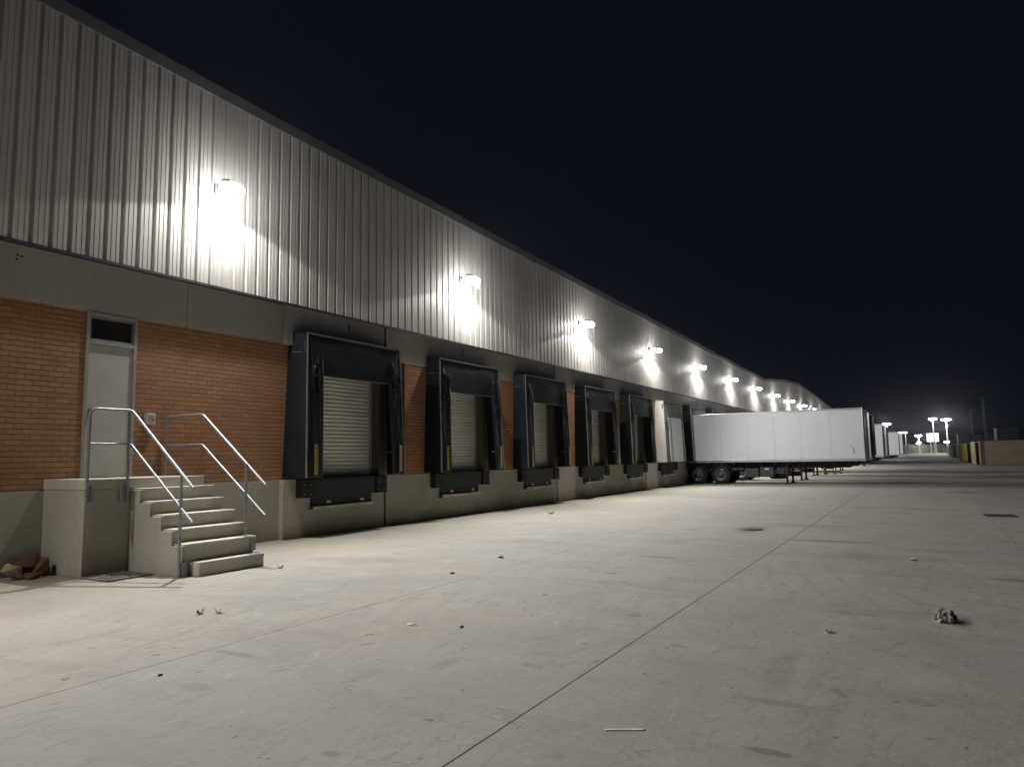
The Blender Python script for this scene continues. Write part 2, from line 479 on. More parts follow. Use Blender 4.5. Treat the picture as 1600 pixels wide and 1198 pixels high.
def mat_ground():
    mt, t, b = nt('yard_concrete')
    tc = N(t, "ShaderNodeTexCoord")
    P = tc.outputs['Object']
    sp = N(t, "ShaderNodeSeparateXYZ"); t.links.new(P, sp.inputs[0])
    big = noise_n(t, 0.16, P, 6, 0.6)
    mid = noise_n(t, 0.9, P, 7, 0.65, dist=0.6)
    trow = noise_n(t, 1.6, P, 6, 0.65, sc=(0.9, 0.28, 1), dist=0.8)
    fine = noise_n(t, 18, P, 6, 0.7)
    spk = noise_n(t, 90, P, 3, 0.7)
    c = ramp(t, big, [(0.30, (0.31, 0.297, 0.268)), (0.70, (0.405, 0.39, 0.355))])
    c = mix(t, 0.60, c, ramp(t, mid, [(0.25, (0.255, 0.244, 0.22)), (0.5, (0.36, 0.345, 0.31)), (0.75, (0.46, 0.445, 0.405))]))
    c = mix(t, mathn(t, 'MULTIPLY', ramp(t, trow, [(0.50, (0, 0, 0)), (0.72, (1, 1, 1))]), 0.42), c, (0.215, 0.207, 0.19))
    c = mix(t, 0.14, c, ramp(t, fine, [(0.3, (0.22, 0.21, 0.19)), (0.7, (0.55, 0.53, 0.48))]))
    c = mix(t, mathn(t, 'MULTIPLY', ramp(t, spk, [(0.66, (0, 0, 0)), (0.74, (1, 1, 1))]), 0.25), c, (0.14, 0.13, 0.115))
    # scuffs, drag marks and faint curved tyre tracks
    scf = noise_n(t, 3.4, P, 9, 0.78, sc=(0.55, 1.3, 1), dist=1.4)
    c = mix(t, mathn(t, 'MULTIPLY', ramp(t, scf, [(0.55, (0, 0, 0)), (0.62, (1, 1, 1))]), 0.42), c, (0.20, 0.19, 0.172))
    c = mix(t, mathn(t, 'MULTIPLY', ramp(t, scf, [(0.34, (1, 1, 1)), (0.42, (0, 0, 0))]), 0.38), c, (0.56, 0.535, 0.48))
    wv2 = N(t, "ShaderNodeTexWave", wave_type='RINGS', rings_direction='Z'); wv2.inputs['Scale'].default_value = 0.55
    wv2.inputs['Distortion'].default_value = 3.0; wv2.inputs['Detail'].default_value = 3; wv2.inputs['Detail Scale'].default_value = 0.5
    mp2 = N(t, "ShaderNodeMapping"); mp2.inputs['Location'].default_value = (-14, 9, 0); mp2.inputs['Scale'].default_value = (1, 1.4, 1)
    t.links.new(P, mp2.inputs[0]); t.links.new(mp2.outputs[0], wv2.inputs['Vector'])
    trk = mathn(t, 'MULTIPLY', ramp(t, wv2.outputs['Fac'], [(0.86, (0, 0, 0)), (0.97, (1, 1, 1))]), ramp(t, big, [(0.45, (0, 0, 0)), (0.58, (1, 1, 1))]))
    trk = mathn(t, 'MULTIPLY', trk, ramp(t, mid, [(0.40, (0, 0, 0)), (0.6, (1, 1, 1))]))
    c = mix(t, mathn(t, 'MULTIPLY', trk, 0.17), c, (0.16, 0.15, 0.135))
    drip = noise_n(t, 6.5, P, 2, 0.5)
    drp2 = noise_n(t, 2.3, P, 2, 0.5)
    c = mix(t, mathn(t, 'MULTIPLY', ramp(t, drp2, [(0.71, (0, 0, 0)), (0.74, (1, 1, 1))]), 0.35), c, (0.15, 0.145, 0.13))
    c = mix(t, mathn(t, 'MULTIPLY', ramp(t, drip, [(0.715, (0, 0, 0)), (0.735, (1, 1, 1))]), 0.6), c, (0.09, 0.085, 0.075))
    hue = noise_n(t, 0.35, P, 3, 0.6)
    c = mix(t, 0.5, c, mix(t, 1.0, c, ramp(t, hue, [(0.35, (0.90, 0.95, 0.98)), (0.65, (1.10, 1.04, 0.98))]), 'MULTIPLY'))
    # hairline cracks
    vo = N(t, "ShaderNodeTexVoronoi", feature='DISTANCE_TO_EDGE'); vo.inputs['Scale'].default_value = 0.13
    wv = N(t, "ShaderNodeVectorMath", operation='ADD')
    nz = N(t, "ShaderNodeTexNoise"); nz.inputs['Scale'].default_value = 0.8; nz.inputs['Detail'].default_value = 5
    t.links.new(P, nz.inputs['Vector'])
    sc_ = N(t, "ShaderNodeVectorMath", operation='SCALE'); sc_.inputs['Scale'].default_value = 2.2
    t.links.new(nz.outputs['Color'], sc_.inputs[0])
    t.links.new(P, wv.inputs[0]); t.links.new(sc_.outputs[0], wv.inputs[1])
    t.links.new(wv.outputs[0], vo.inputs['Vector'])
    crack = mathn(t, 'MULTIPLY', mathn(t, 'SUBTRACT', 1.0, mathn(t, 'MULTIPLY', vo.outputs['Distance'], 900), clamp=True),
                  ramp(t, mid, [(0.5, (0, 0, 0)), (0.6, (1, 1, 1))]))
    c = mix(t, mathn(t, 'MULTIPLY', crack, 0.45), c, (0.12, 0.11, 0.09))
    # yellowish tint with a ragged edge, stronger near the building
    near = mathn(t, 'MULTIPLY', mathn(t, 'SUBTRACT', mathn(t, 'ADD', sp.outputs['Y'], mathn(t, 'MULTIPLY', mathn(t, 'SUBTRACT', mid, 0.5), 5.0)), 8.3), 0.7, clamp=True)
    c = mix(t, mathn(t, 'MULTIPLY', near, 0.5), c, (0.40, 0.365, 0.28))
    # spots and wet marks
    for (x, y, rx, ry, dk) in STAINS:
        dx = mathn(t, 'DIVIDE', mathn(t, 'SUBTRACT', sp.outputs['X'], x), rx)
        dy = mathn(t, 'DIVIDE', mathn(t, 'SUBTRACT', sp.outputs['Y'], y), ry)
        d = mathn(t, 'SQRT', mathn(t, 'ADD', mathn(t, 'MULTIPLY', dx, dx), mathn(t, 'MULTIPLY', dy, dy)))
        d = mathn(t, 'ADD', d, mathn(t, 'MULTIPLY', mathn(t, 'SUBTRACT', mid if rx > 0.3 else scf, 0.5), 1.8))
        f = mathn(t, 'MULTIPLY', mathn(t, 'MULTIPLY', mathn(t, 'SUBTRACT', 1.0, d), 2.6, clamp=True), dk * 0.85)
        c = mix(t, f, c, (0.10, 0.095, 0.085))
    # sawn joints
    jd = None
    for i, y in enumerate(JOINTS):
        a = mathn(t, 'ABSOLUTE', mathn(t, 'SUBTRACT', sp.outputs['Y'], y))
        wdt = 0.0055 if i == 1 else (0.0035 if i == 0 else 0.003)
        k = mathn(t, 'SUBTRACT', 1.0, mathn(t, 'MULTIPLY', mathn(t, 'SUBTRACT', a, wdt, clamp=True), 500), clamp=True)
        k = mathn(t, 'MULTIPLY', k, 1.0 if i < 2 else 0.45)
        jd = k if jd is None else mathn(t, 'MAXIMUM', jd, k)
    c = mix(t, jd, c, (0.035, 0.03, 0.024))
    c = mix(t, 1.0, c, (0.87, 0.865, 0.875), 'MULTIPLY')
    t.links.new(c, b.inputs['Base Color'])
    rr = mathn(t, 'MULTIPLY_ADD', mid, 0.25, 0.62)
    t.links.new(rr, b.inputs['Roughness'])
    b.inputs['Specular IOR Level'].default_value = 0.35
    h = mathn(t, 'ADD', mathn(t, 'MULTIPLY', fine, 0.35), mathn(t, 'ADD', mathn(t, 'MULTIPLY', mid, 1.6), mathn(t, 'MULTIPLY', trow, 0.8)))
    h = mathn(t, 'SUBTRACT', h, mathn(t, 'MULTIPLY', jd, 0.8))
    bump(t, b, h, 0.8, 0.014)
    return mt


M['cladding'] = mat_cladding()
M['brick'] = mat_brick()
M['shutter'] = mat_shutter()
M['trailer'] = mat_trailer()
M['ground'] = mat_ground()

gm, gt, gb = nt('dark_glass')
gb.inputs['Base Color'].default_value = (0.03, 0.025, 0.02, 1)
gb.inputs['Roughness'].default_value = 0.06
gb.inputs['Specular IOR Level'].default_value = 0.9
M['glass'] = gm

# ------------------------------------------------------------------ ground
def ground_z(x):
    if x < 120: return 0.0
    if x < 260: return 0.55 * (1 - math.cos(math.pi * (x - 120) / 140))
    return 1.1


g_ = MB()
xs = [-60, -20, 0, 10, 20, 40, 80, 120] + [120 + 7 * i for i in range(1, 21)] + [300, 400, 700, 1500]
ys = [-600, -150, -40, -10, 0, 6, 12, 40, 150, 600]
vs = [(x, y, ground_z(x)) for y in ys for x in xs]
fs = []
for j in range(len(ys) - 1):
    for i in range(len(xs) - 1):
        a = j * len(xs) + i
        fs.append((a, a + 1, a + len(xs) + 1, a + len(xs)))
g_.add(vs, fs)
tag(g_.build('ground', M['ground']), kind='structure')

# ------------------------------------------------------------------ warehouse
DOCK0, PITCH, NDOCK = 12.44, 4.87, 10
docks = [DOCK0 + PITCH * k for k in range(NDOCK)]
HALF = 1.30
X0, X1 = -26.0, 190.0
ZC = 5.08                          # foot of the cladding


def top_profile(x, off=0.0):
    pts = [(-30, 9.42), (5, 9.37), (10, 9.22), (20.5, 9.03), (31, 8.86), (61, 8.38), (66, 8.36), (76, 9.15), (85, 9.62), (98, 9.25), (118, 8.45), (150, 7.6), (200, 7.4)]
    pts = [(a * CS, 1.65 + (z - 1.65) * CS) for a, z in pts]
    if x > pts[-1][0]: return pts[-1][1] + off
    for (a, za), (b_, zb) in zip(pts, pts[1:]):
        if a <= x <= b_:
            return za + (zb - za) * (x - a) / (b_ - a) + off
    return pts[-1][1] + off


ware = empty('warehouse', (60, W, 0), label='long warehouse with ribbed grey metal cladding above a brick and concrete base with loading docks', cat='building')


def wbuild(mb, name, mat, **kw):
    o = mb.build(name, mat, ware, **kw)
    o.location = (-60, -W, 0)
    return o


# ribbed cladding
c_ = MB()
pitch = 0.285
x = 5.10 - pitch * 107
pro = [(0.0, 0.052), (0.012, 0.012), (0.062, 0.012), (0.080, 0.056), (0.128, 0.056), (0.132, 0.047), (0.142, 0.047), (0.146, 0.056),
       (0.214, 0.056), (0.218, 0.047), (0.228, 0.047), (0.232, 0.056), (0.284, 0.056)]
vs = []
while x < X1:
    jit = rnd.uniform(-0.002, 0.002)
    for (dx, dep) in pro:
        xx = x + dx + jit
        vs.append((xx, WC + 0.056 - dep, ZC)); vs.append((xx, WC + 0.056 - dep, top_profile(xx, -0.20)))
    x += pitch
n = len(vs) // 2
c_.add(vs, [(2 * i, 2 * i + 2, 2 * i + 3, 2 * i + 1) for i in range(n - 1)])
wbuild(c_, 'metal_cladding', M['cladding'])

# backing block of the building, flashing and roof
b_ = MB()
px = [X0] + [q * CS for q in (5, 10, 20.5, 31, 61, 66, 76, 85, 98, 118, 150)] + [X1]
for a, c in zip(px, px[1:]):
    b_.hexa([(a, WC + 0.08, 5.112), (c, WC + 0.08, 5.112), (c, W + 60, 5.112), (a, W + 60, 5.112),
             (a, WC + 0.08, top_profile(a, -0.25)), (c, WC + 0.08, top_profile(c, -0.25)), (c, W + 60, top_profile(c, -0.25)), (a, W + 60, top_profile(a, -0.25))])
wbuild(b_, 'roof', M['roof'])
f_ = MB()
for a, c in zip(px, px[1:]):
    za, zc = top_profile(a), top_profile(c)
    f_.hexa([(a, WC - 0.04, za - 0.235), (c, WC - 0.04, zc - 0.235), (c, W + 0.3, zc - 0.235), (a, W + 0.3, za - 0.235),
             (a, WC - 0.04, za), (c, WC - 0.04, zc), (c, W + 0.3, zc), (a, W + 0.3, za)])
wbuild(f_, 'parapet_flashing', M['flash'])
f_ = MB()
f_.prism([(WC - 0.012, ZC - 0.05), (WC - 0.012, ZC - 0.002), (WC + 0.075, ZC - 0.002), (WL + 0.02, ZC + 0.028), (WL + 0.02, ZC + 0.018), (WC + 0.06, ZC - 0.012), (WC - 0.004, ZC - 0.05)], 0, X0, X1)
wbuild(f_, 'drip_flashing', M['black_flash'])

# concrete lintel band, cast in panels with open joints
l_ = MB()
jl = [X0, -16.0, -7.8, 0.3, 8.36, 10.67]
for a, c in zip(jl, jl[1:]):
    l_.box(a + 0.006, c - (0.006 if c < 10 else 0), WL, WL + 0.3, 4.235, 5.11)
jx = [10.67] + [13.98 + 9.74 * k for k in range(19)]
for a, c in zip(jx, jx[1:]):
    l_.box(a + (0.04 if a > 11 else 0), c - 0.04, W, W + 0.42, 4.22, 5.11)
wbuild(l_, 'concrete_lintel', M['lintel'], bevel=0.004)
# vertical joint strips
for c in jx[1:]:
    j_ = MB()
    j_.box(c - 0.04, c + 0.04, W + 0.035, W + 0.3, 0, 5.11)
    wbuild(j_, 'joint_filler', M['interior'])
# plinth
p_ = MB()
p_.box(X0, 10.67, WL, WL + 0.3, 0, 1.265)
for a, c in zip(jx, jx[1:]):
    p_.box(a + (0.04 if a > 11 else 0), c - 0.04, W, W + 0.42, 0, 1.27)
wbuild(p_, 'concrete_plinth', M['plinth'], bevel=0.004)
# brickwork panels
k_ = MB()
k_.box(X0, 6.50, WL + 0.012, WL + 0.3, 1.265, 4.235)
k_.box(7.38, docks[0] - HALF, WL + 0.012, W + 0.4, 1.265, 4.235)
for a, c in zip(docks, docks[1:]):
    k_.box(a + HALF, c - HALF, W + 0.012, W + 0.4, 1.27, 4.22)
k_.box(docks[-1] + HALF, X1, W + 0.012, W + 0.4, 1.27, 4.22)
wbuild(k_, 'brick_wall', M['brick'])
v_ = MB()
v_.box(X0, X1, W + 0.44, W + 0.6, 0, 5.1)
wbuild(v_, 'inner_wall', M['interior'])

# roller shutters (white plain door in the sixth dock is hung inside its shelter)
for k, c in enumerate(docks):
    s_ = MB()
    z = 1.275
    hs = 0.093
    y = W + 0.27
    prof = []
    while z < 4.2:
        prof += [(y + 0.022, z), (y + 0.022, z + 0.010), (y - 0.010, z + 0.014), (y - 0.024, z + 0.045), (y - 0.020, z + hs - 0.012), (y - 0.006, z + hs - 0.002)]
        z += hs
    vs = []
    for (yy, zz) in prof:
        dz = rnd.uniform(-0.001, 0.001)
        vs.append((c - HALF + 0.03, yy, zz + dz)); vs.append((c + HALF - 0.03, yy, zz + dz + rnd.uniform(-0.002, 0.002)))
    n = len(prof)
    s_.add(vs, [(2 * i, 2 * i + 1, 2 * i + 3, 2 * i + 2) for i in range(n - 1)])
    so = wbuild(s_, 'roller_shutter', M['shutter'], solid=0.002)
    for s in (-1, 1):
        gj = MB()
        xa, xb = sorted((c + s * (HALF - 0.085), c + s * (HALF - 0.005)))
        gj.box(xa, xb, W + 0.225, W + 0.30, 1.272, 4.21)
        g2 = gj.build('guide_rail', M['frame_paint'], so)

for k, c in enumerate(docks):
    for s in (-1, 1):
        a = MB()
        xa, xb = sorted((c + s * (HALF - 0.004), c + s * (HALF + 0.02)))
        a.box(xa, xb, W + 0.001, W + 0.43, 1.272, 4.215)
        xa, xb = sorted((c + s * (HALF - 0.004), c + s * 1.52))
        a.box(xa, xb, W - 0.012, W + 0.0, 1.29, 4.215)
        wbuild(a, 'jamb_lining', M['jamb'])

# personnel door with transom window
d_ = MB()
fx0, fx1 = 6.50, 7.38
for (a, b2, c, d) in ((fx0 + 0.002, fx0 + 0.05, 1.445, 4.23), (fx1 - 0.05, fx1 - 0.002, 1.445, 4.23), (fx0 + 0.05, fx1 - 0.05, 3.69, 3.75), (fx0 + 0.05, fx1 - 0.05, 4.17, 4.23)):
    d_.box(a, b2, WL - 0.02, WL + 0.12, c, d)
df = wbuild(d_, 'door_frame', M['frame_paint'], bevel=0.004)
d_ = MB(); d_.box(fx0 + 0.053, fx1 - 0.053, WL + 0.02, WL + 0.065, 1.45, 3.685)
dl = wbuild(d_, 'personnel_door', M['door_paint'], bevel=0.003)
dl['label'] = 'plain pale grey steel door'
h_ = MB()
h_.box(6.60, 6.64, WL + 0.008, WL + 0.02, 2.42, 2.60)
h_.tube([(6.62, WL + 0.02, 2.55), (6.62, WL - 0.04, 2.55), (6.64, WL - 0.055, 2.55), (6.75, WL - 0.055, 2.55)], 0.010, 8)
h_.tube([(6.60, WL + 0.01, 2.49), (6.60, WL - 0.01, 2.49)], 0.018, 12)
h_.build('door_handle', M['galv'], dl)
h_ = MB()
for z in (1.75, 2.6, 3.4):
    h_ = MB(); h_.tube([(fx1 - 0.05, WL + 0.012, z - 0.05), (fx1 - 0.05, WL + 0.012, z + 0.05)], 0.010, 8)
    h_.build('hinge', M['galv'], dl)
h_ = MB(); h_.box(fx0 + 0.053, fx1 - 0.053, WL + 0.05, WL + 0.056, 3.752, 4.168)
tw = wbuild(h_, 'transom_window', M['glass'])
h_ = MB()
for (a, b2, c, d) in ((fx0 + 0.052, fx0 + 0.082, 3.752, 4.168), (fx1 - 0.082, fx1 - 0.052, 3.752, 4.168), (fx0 + 0.082, fx1 - 0.082, 3.752, 3.782), (fx0 + 0.082, fx1 - 0.082, 4.138, 4.168)):
    h_.box(a, b2, WL + 0.0, WL + 0.049, c, d)
h_.build('window_frame', M['alu'], tw, bevel=0.003)
h_ = MB()
h_.box(7.54, 7.60, WL + 0.00, WL + 0.012, 4.2, 4.21)

# stencilled dock numbers
for ch, x, z in (('3', 12.62, 4.74), ('2', 17.54, 4.76), ('1', 22.30, 4.74)):
    cu = bpy.data.curves.new('n', 'FONT'); cu.body = ch; cu.size = 0.30; cu.align_x = 'CENTER'; cu.extrude = 0.0015
    to = bpy.data.objects.new('tmp', cu); COL.objects.link(to)
    bpy.context.view_layer.update()
    me = bpy.data.meshes.new_from_object(to.evaluated_get(bpy.context.evaluated_depsgraph_get()))
    bpy.data.objects.remove(to)
    me.materials.clear(); me.materials.append(M['paint_mark'])
    o = bpy.data.objects.new('painted_number', me); COL.objects.link(o)
    o.parent = ware
    o.location = (x - 60, -0.003, z); o.rotation_euler = (R(90), 0, 0)
# old fixing holes in the lintel
for (x, z, yy) in ((5.40, 4.93, WL), (5.46, 4.92, WL), (5.39, 4.86, WL), (27.3, 4.86, W), (27.3, 4.72, W), (32.1, 4.82, W), (37.0, 4.84, W), (37.0, 4.72, W)):
    a = MB(); r = 0.018
    a.lathe([(0.0, -0.004), (r, -0.004), (r * 1.1, 0.004), (0.0, 0.004)], (x, yy, z), 'y', 10)
    wbuild(a, 'fixing_hole', M['paint_mark'])

# downpipe on the brick pier between the first two docks
dp = empty('downpipe', (14.66, W, 0), label='brown rust-stained pipe running down the brick between the two nearest docks', cat='pipe')
a = MB(); a.tube([(0, -0.055, 1.30), (0, -0.055, 4.21)], 0.04, 12); a.build('pipe', M['pipe'], dp)
for z in (1.6, 2.6, 3.7):
    a = MB(); a.box(-0.06, 0.06, -0.02, 0.01, z, z + 0.04); a.tube([(0, -0.055, z), (0, -0.055, z + 0.04)], 0.046, 12); a.build('bracket', M['brown_post'], dp)

# intercom
ic = empty('intercom_box', (7.66, WL, 2.36), label='small grey plastic box on the brick to the right of the steel door', cat='box')
a = MB(); a.box(-0.085, 0.085, -0.075, 0.012, 0, 0.20); a.build('casing', M['plastic'], ic, bevel=0.012)
a = MB(); a.box(-0.055, 0.055, -0.083, -0.075, 0.06, 0.17); a.build('cover', M['frame_paint'], ic, bevel=0.004)
a = MB(); a.box(0.02, 0.05, -0.087, -0.083, 0.075, 0.095); a.build('button', M['paint_mark'], ic)

# ------------------------------------------------------------------ staircase
SX0, SX1, LX0 = 6.66, 7.97, 5.95
st = empty('concrete_staircase', (SX0, 10.85, 0), label='weathered concrete staircase climbing to the pale steel door', cat='staircase')


def sb(mb, name, mat, parent=st, **kw):
    for i, p in enumerate(mb.v): mb.v[i] = (p[0] - SX0, p[1] - 10.85, p[2])
    return mb.build(name, mat, parent, **kw)


a = MB(); a.box(LX0 + 0.01, SX1 - 0.01, 10.865, WL - 0.002, 0, 1.28)
sb(a, 'landing_base', M['stair'], bevel=0.008)
a = MB(); a.box(LX0, SX1, 10.85, WL - 0.002, 1.283, 1.44)
sb(a, 'landing_slab', M['stair_toplit'], bevel=0.008)
lev = [1.25, 1.05, 0.85, 0.645, 0.44]
yf = [10.85, 10.60, 10.33, 10.05, 9.78, 9.52]
poly = [(10.848, 0.0), (10.848, 1.25)]
for i, z in enumerate(lev):
    poly += [(yf[i + 1], z), (yf[i + 1], lev[i + 1] if i + 1 < len(lev) else 0.0)]
a = MB(); a.prism(poly, 0, SX0, SX1 - 0.03)
sb(a, 'stair_flight', M['stair'], bevel=0.006)
for i, z in enumerate(lev):
    a = MB(); a.box(SX0 + 0.04, SX1, yf[i + 1] - 0.03, yf[i] - 0.002 if i else 10.845, z + 0.002, z + 0.028)
    sb(a, 'tread', M['stair_toplit'], bevel=0.006)
a = MB()
pb = [(6.78, 9.517), (6.78, 9.36), (6.80, 9.31), (6.86, 9.285), (7.93, 9.285), (7.97, 9.30), (7.97, 9.517)]
a.prism(pb, 2, 0, 0.205)
sb(a, 'bottom_step', M['stair_toplit'], bevel=0.01)

# handrails
def bend(p0, p1, p2, r=0.12, n=6):
    p0, p1, p2 = Vector(p0), Vector(p1), Vector(p2)
    a = p1 + (p0 - p1).normalized() * r; b = p1 + (p2 - p1).normalized() * r
    out = []
    for i in range(n + 1):
        t = i / n
        out.append((1 - t) ** 2 * a + 2 * t * (1 - t) * p1 + t * t * b)
    return out


rl = empty('stair_handrail', (6.62, 10.8, 0), label='galvanised double-tube handrail on the left of the stairs, running round the landing', cat='handrail', group='handrails of the staircase')


def rb(mb, root, name, mat=None, **kw):
    L = root.location
    for i, p in enumerate(mb.v): mb.v[i] = (p[0] - L[0], p[1] - L[1], p[2])
    return mb.build(name, mat or M['galv'], root, **kw)


XR = 6.60
YL = 10.80
RR = 0.0235
a = MB()
path = [(LX0 - 0.0, YL, 1.08)] + bend((LX0, YL, 1.1), (LX0, YL, 2.50), (XR, YL, 2.50), 0.13) + [(XR - 0.10, YL, 2.50)] + \
    bend((LX0, YL, 2.50), (XR, YL, 2.50), (XR, 9.22, 1.30), 0.07) + [(XR, 9.22, 1.29)]
a.tube(path, RR, 12)
rb(a, rl, 'top_rail')
a = MB()
path = [(LX0, YL, 1.97), (XR - 0.1, YL, 1.97)] + bend((LX0, YL, 1.97), (XR, YL, 1.97), (XR, 9.22, 0.80), 0.06) + [(XR, 9.22, 0.80)]
a.tube(path, 0.019, 12)
rb(a, rl, 'mid_rail')
a = MB(); a.tube([(XR - 0.03, YL, 1.06), (XR - 0.03, YL, 2.48)], RR, 12); rb(a, rl, 'post')
a = MB(); a.tube([(XR, 9.50, 0.0), (XR, 9.50, 1.49)], RR, 12); rb(a, rl, 'post')
for x in (LX0 + 0.035, XR - 0.14):
    a = MB(); a.box(x - 0.015 + 0.03, x + 0.065, YL - 0.02, 10.848, 1.10, 1.36)
    for z in (1.15, 1.31):
        a.lathe([(0, -0.012), (0.012, -0.012), (0.012, 0.0)], (x + 0.045, YL - 0.02, z), 'y', 8)
    rb(a, rl, 'bracket', bevel=0.003)
a = MB(); a.box(XR + 0.02, XR + 0.12, 9.47, 9.515, 0.01, 0.22); rb(a, rl, 'bracket', bevel=0.003)

rr_ = empty('stair_handrail', (7.97, 10.8, 0), label='galvanised double-tube handrail on the right of the stairs, starting at the brick wall', cat='handrail', group='handrails of the staircase')
XR = 7.97
a = MB()
path = [(XR, WL - 0.06, 1.445)] + bend((XR, WL - 0.06, 1.45), (XR, WL - 0.06, 2.50), (XR, 10.93, 2.50), 0.10) + \
    bend((XR, WL, 2.50), (XR, 10.93, 2.50), (XR, 9.30, 1.29), 0.06) + [(XR, 9.30, 1.285)]
a.tube(path, RR, 12); rb(a, rr_, 'top_rail')
a = MB()
path = [(XR, WL - 0.06, 1.97)] + bend((XR, WL, 1.97), (XR, 10.93, 1.98), (XR, 9.30, 0.80), 0.05) + [(XR, 9.30, 0.80)]
a.tube(path, 0.019, 12); rb(a, rr_, 'mid_rail')
a = MB(); a.tube([(XR - 0.04, 9.72, 0.445 - 0.24), (XR - 0.04, 9.72, 1.62)], RR, 12); rb(a, rr_, 'post')
a = MB(); a.tube([(XR - 0.04, 9.40, 0.207), (XR - 0.04, 9.40, 0.215)], 0.05, 12)
a.box(XR - 0.10, XR + 0.0, 9.50, 9.74, 0.24, 0.44); rb(a, rr_, 'bracket', bevel=0.003)

# ------------------------------------------------------------------ rubble, drain, litter
def blob(seed, sx, sy, sz, sub=4, amp=0.35, flat=0.25):
    bm = bmesh.new()
    bmesh.ops.create_icosphere(bm, subdivisions=sub, radius=1)
    for v in bm.verts:
        d = noise.noise(v.co * 1.3 + Vector((seed * 7.1, seed * 3.3, 0))) * amp + noise.noise(v.co * 3.1 + Vector((seed, 0, seed * 5))) * amp * 0.4
        d += (abs(noise.noise(v.co * 6.0 + Vector((seed, 9, 0)))) - 0.2) * 0.22 + (noise.cell(v.co * 1.9 + Vector((seed * 3, 0, 0))) - 0.5) * 0.18
        v.co *= 1 + d
        v.co = Vector((round(v.co.x * 3.0) / 3.0 * 0.35 + v.co.x * 0.65, v.co.y, v.co.z))
        if v.co.z < -flat: v.co.z = -flat
        v.co.z += flat
        v.co.x *= sx; v.co.y *= sy; v.co.z *= sz
    o_v = [tuple(v.co) for v in bm.verts]
    o_f = [tuple(v.index for v in f.verts) for f in bm.faces]
    bm.free()
    return o_v, o_f


def thing_blob(name, x, y, seed, sx, sy, sz, mat, label, cat, rz=0.0, group=None, **kw):
    a = MB(); v, f = blob(seed, sx, sy, sz, **kw); a.add(v, f)
    o = a.build(name, mat); o.location = (x, y, 0.0); o.rotation_euler = (0, 0, rz)
    return tag(o, label, cat, group)


def hull_stone(name, x, y, z, seed, size, mat, label, rot=(0, 0, 0), cat='stone', group='rubble by the landing', npts=13):
    rr = random.Random(seed)
    bm = bmesh.new()
    for _ in range(npts):
        v = Vector((rr.uniform(-1, 1), rr.uniform(-1, 1), rr.uniform(-1, 1)))
        v *= 0.85 / max(0.55, max(abs(v.x), abs(v.y), abs(v.z)))
        bm.verts.new((v.x * size[0], v.y * size[1], v.z * size[2]))
    res = bmesh.ops.convex_hull(bm, input=bm.verts)
    bmesh.ops.delete(bm, geom=list({g for g in res['geom_interior'] if isinstance(g, bmesh.types.BMVert)}), context='VERTS')
    bmesh.ops.rotate(bm, verts=bm.verts, cent=(0, 0, 0), matrix=(Matrix.Rotation(rot[2], 3, 'Z') @ Matrix.Rotation(rot[1], 3, 'Y') @ Matrix.Rotation(rot[0], 3, 'X')))
    lo = min(v.co.z for v in bm.verts)
    bmesh.ops.translate(bm, verts=bm.verts, vec=(0, 0, -lo))
    bmesh.ops.recalc_face_normals(bm, faces=bm.faces)
    me = bpy.data.meshes.new(name); bm.to_mesh(me); bm.free(); me.materials.append(mat)
    o = bpy.data.objects.new(name, me); COL.objects.link(o); o.location = (x, y, z)
    md = o.modifiers.new("bevel", 'BEVEL'); md.width = 0.008; md.segments = 2
    return tag(o, label, cat, group)


hull_stone('rubble_stone', 5.40, 11.62, 0, 3, (0.16, 0.13, 0.10), M['rock'], 'pale angular stone at the left end of the rubble by the landing', (0.2, 0.3, 0.3))
hull_stone('rubble_stone', 5.66, 11.74, 0.0, 5, (0.27, 0.15, 0.13), M['rust'], 'largest reddish brown broken block in the rubble by the landing', (0.1, -0.35, 0.25))
hull_stone('rubble_stone', 5.80, 11.62, 0, 8, (0.12, 0.12, 0.16), M['rust'], 'upright dark brown chunk at the right end of the rubble', (0.2, 0.2, 1.0))
hull_stone('rubble_stone', 5.62, 11.48, 0, 12, (0.15, 0.07, 0.06), M['rust'], 'low brown splinter lying in front of the largest block of rubble', (0, 0, 0.3))

# drain cover beside the stairs
dr = empty('drain_cover', (6.25, 10.45, 0), rz=0.0, label='dark cast iron drain grating on the ground in front of the landing', cat='drain')
a = MB()
for k in range(9):
    xx = -0.28 + k * 0.07
    a.box(xx - 0.013, xx + 0.013, -0.34, 0.34, 0.006, 0.022)
for yy in (-0.34, -0.115, 0.115, 0.34):
    a.box(-0.325, 0.325, yy - 0.013, yy + 0.013, 0.004, 0.024)
for s in (-1, 1):
    a.box(s * 0.325 - 0.013, s * 0.325 + 0.013, -0.353, 0.353, 0.004, 0.025)
a.build('grating', M['grate'], dr)
a = MB(); a.box(-0.34, 0.34, -0.36, 0.36, 0.001, 0.005); a.build('pit', M['dark_stone'], dr)
thing_blob('flat_stone', 6.12, 10.98, 12, 0.13, 0.10, 0.05, M['rock'], 'flat pale stone lying on the upper edge of the drain grating', 'stone', 0.2)

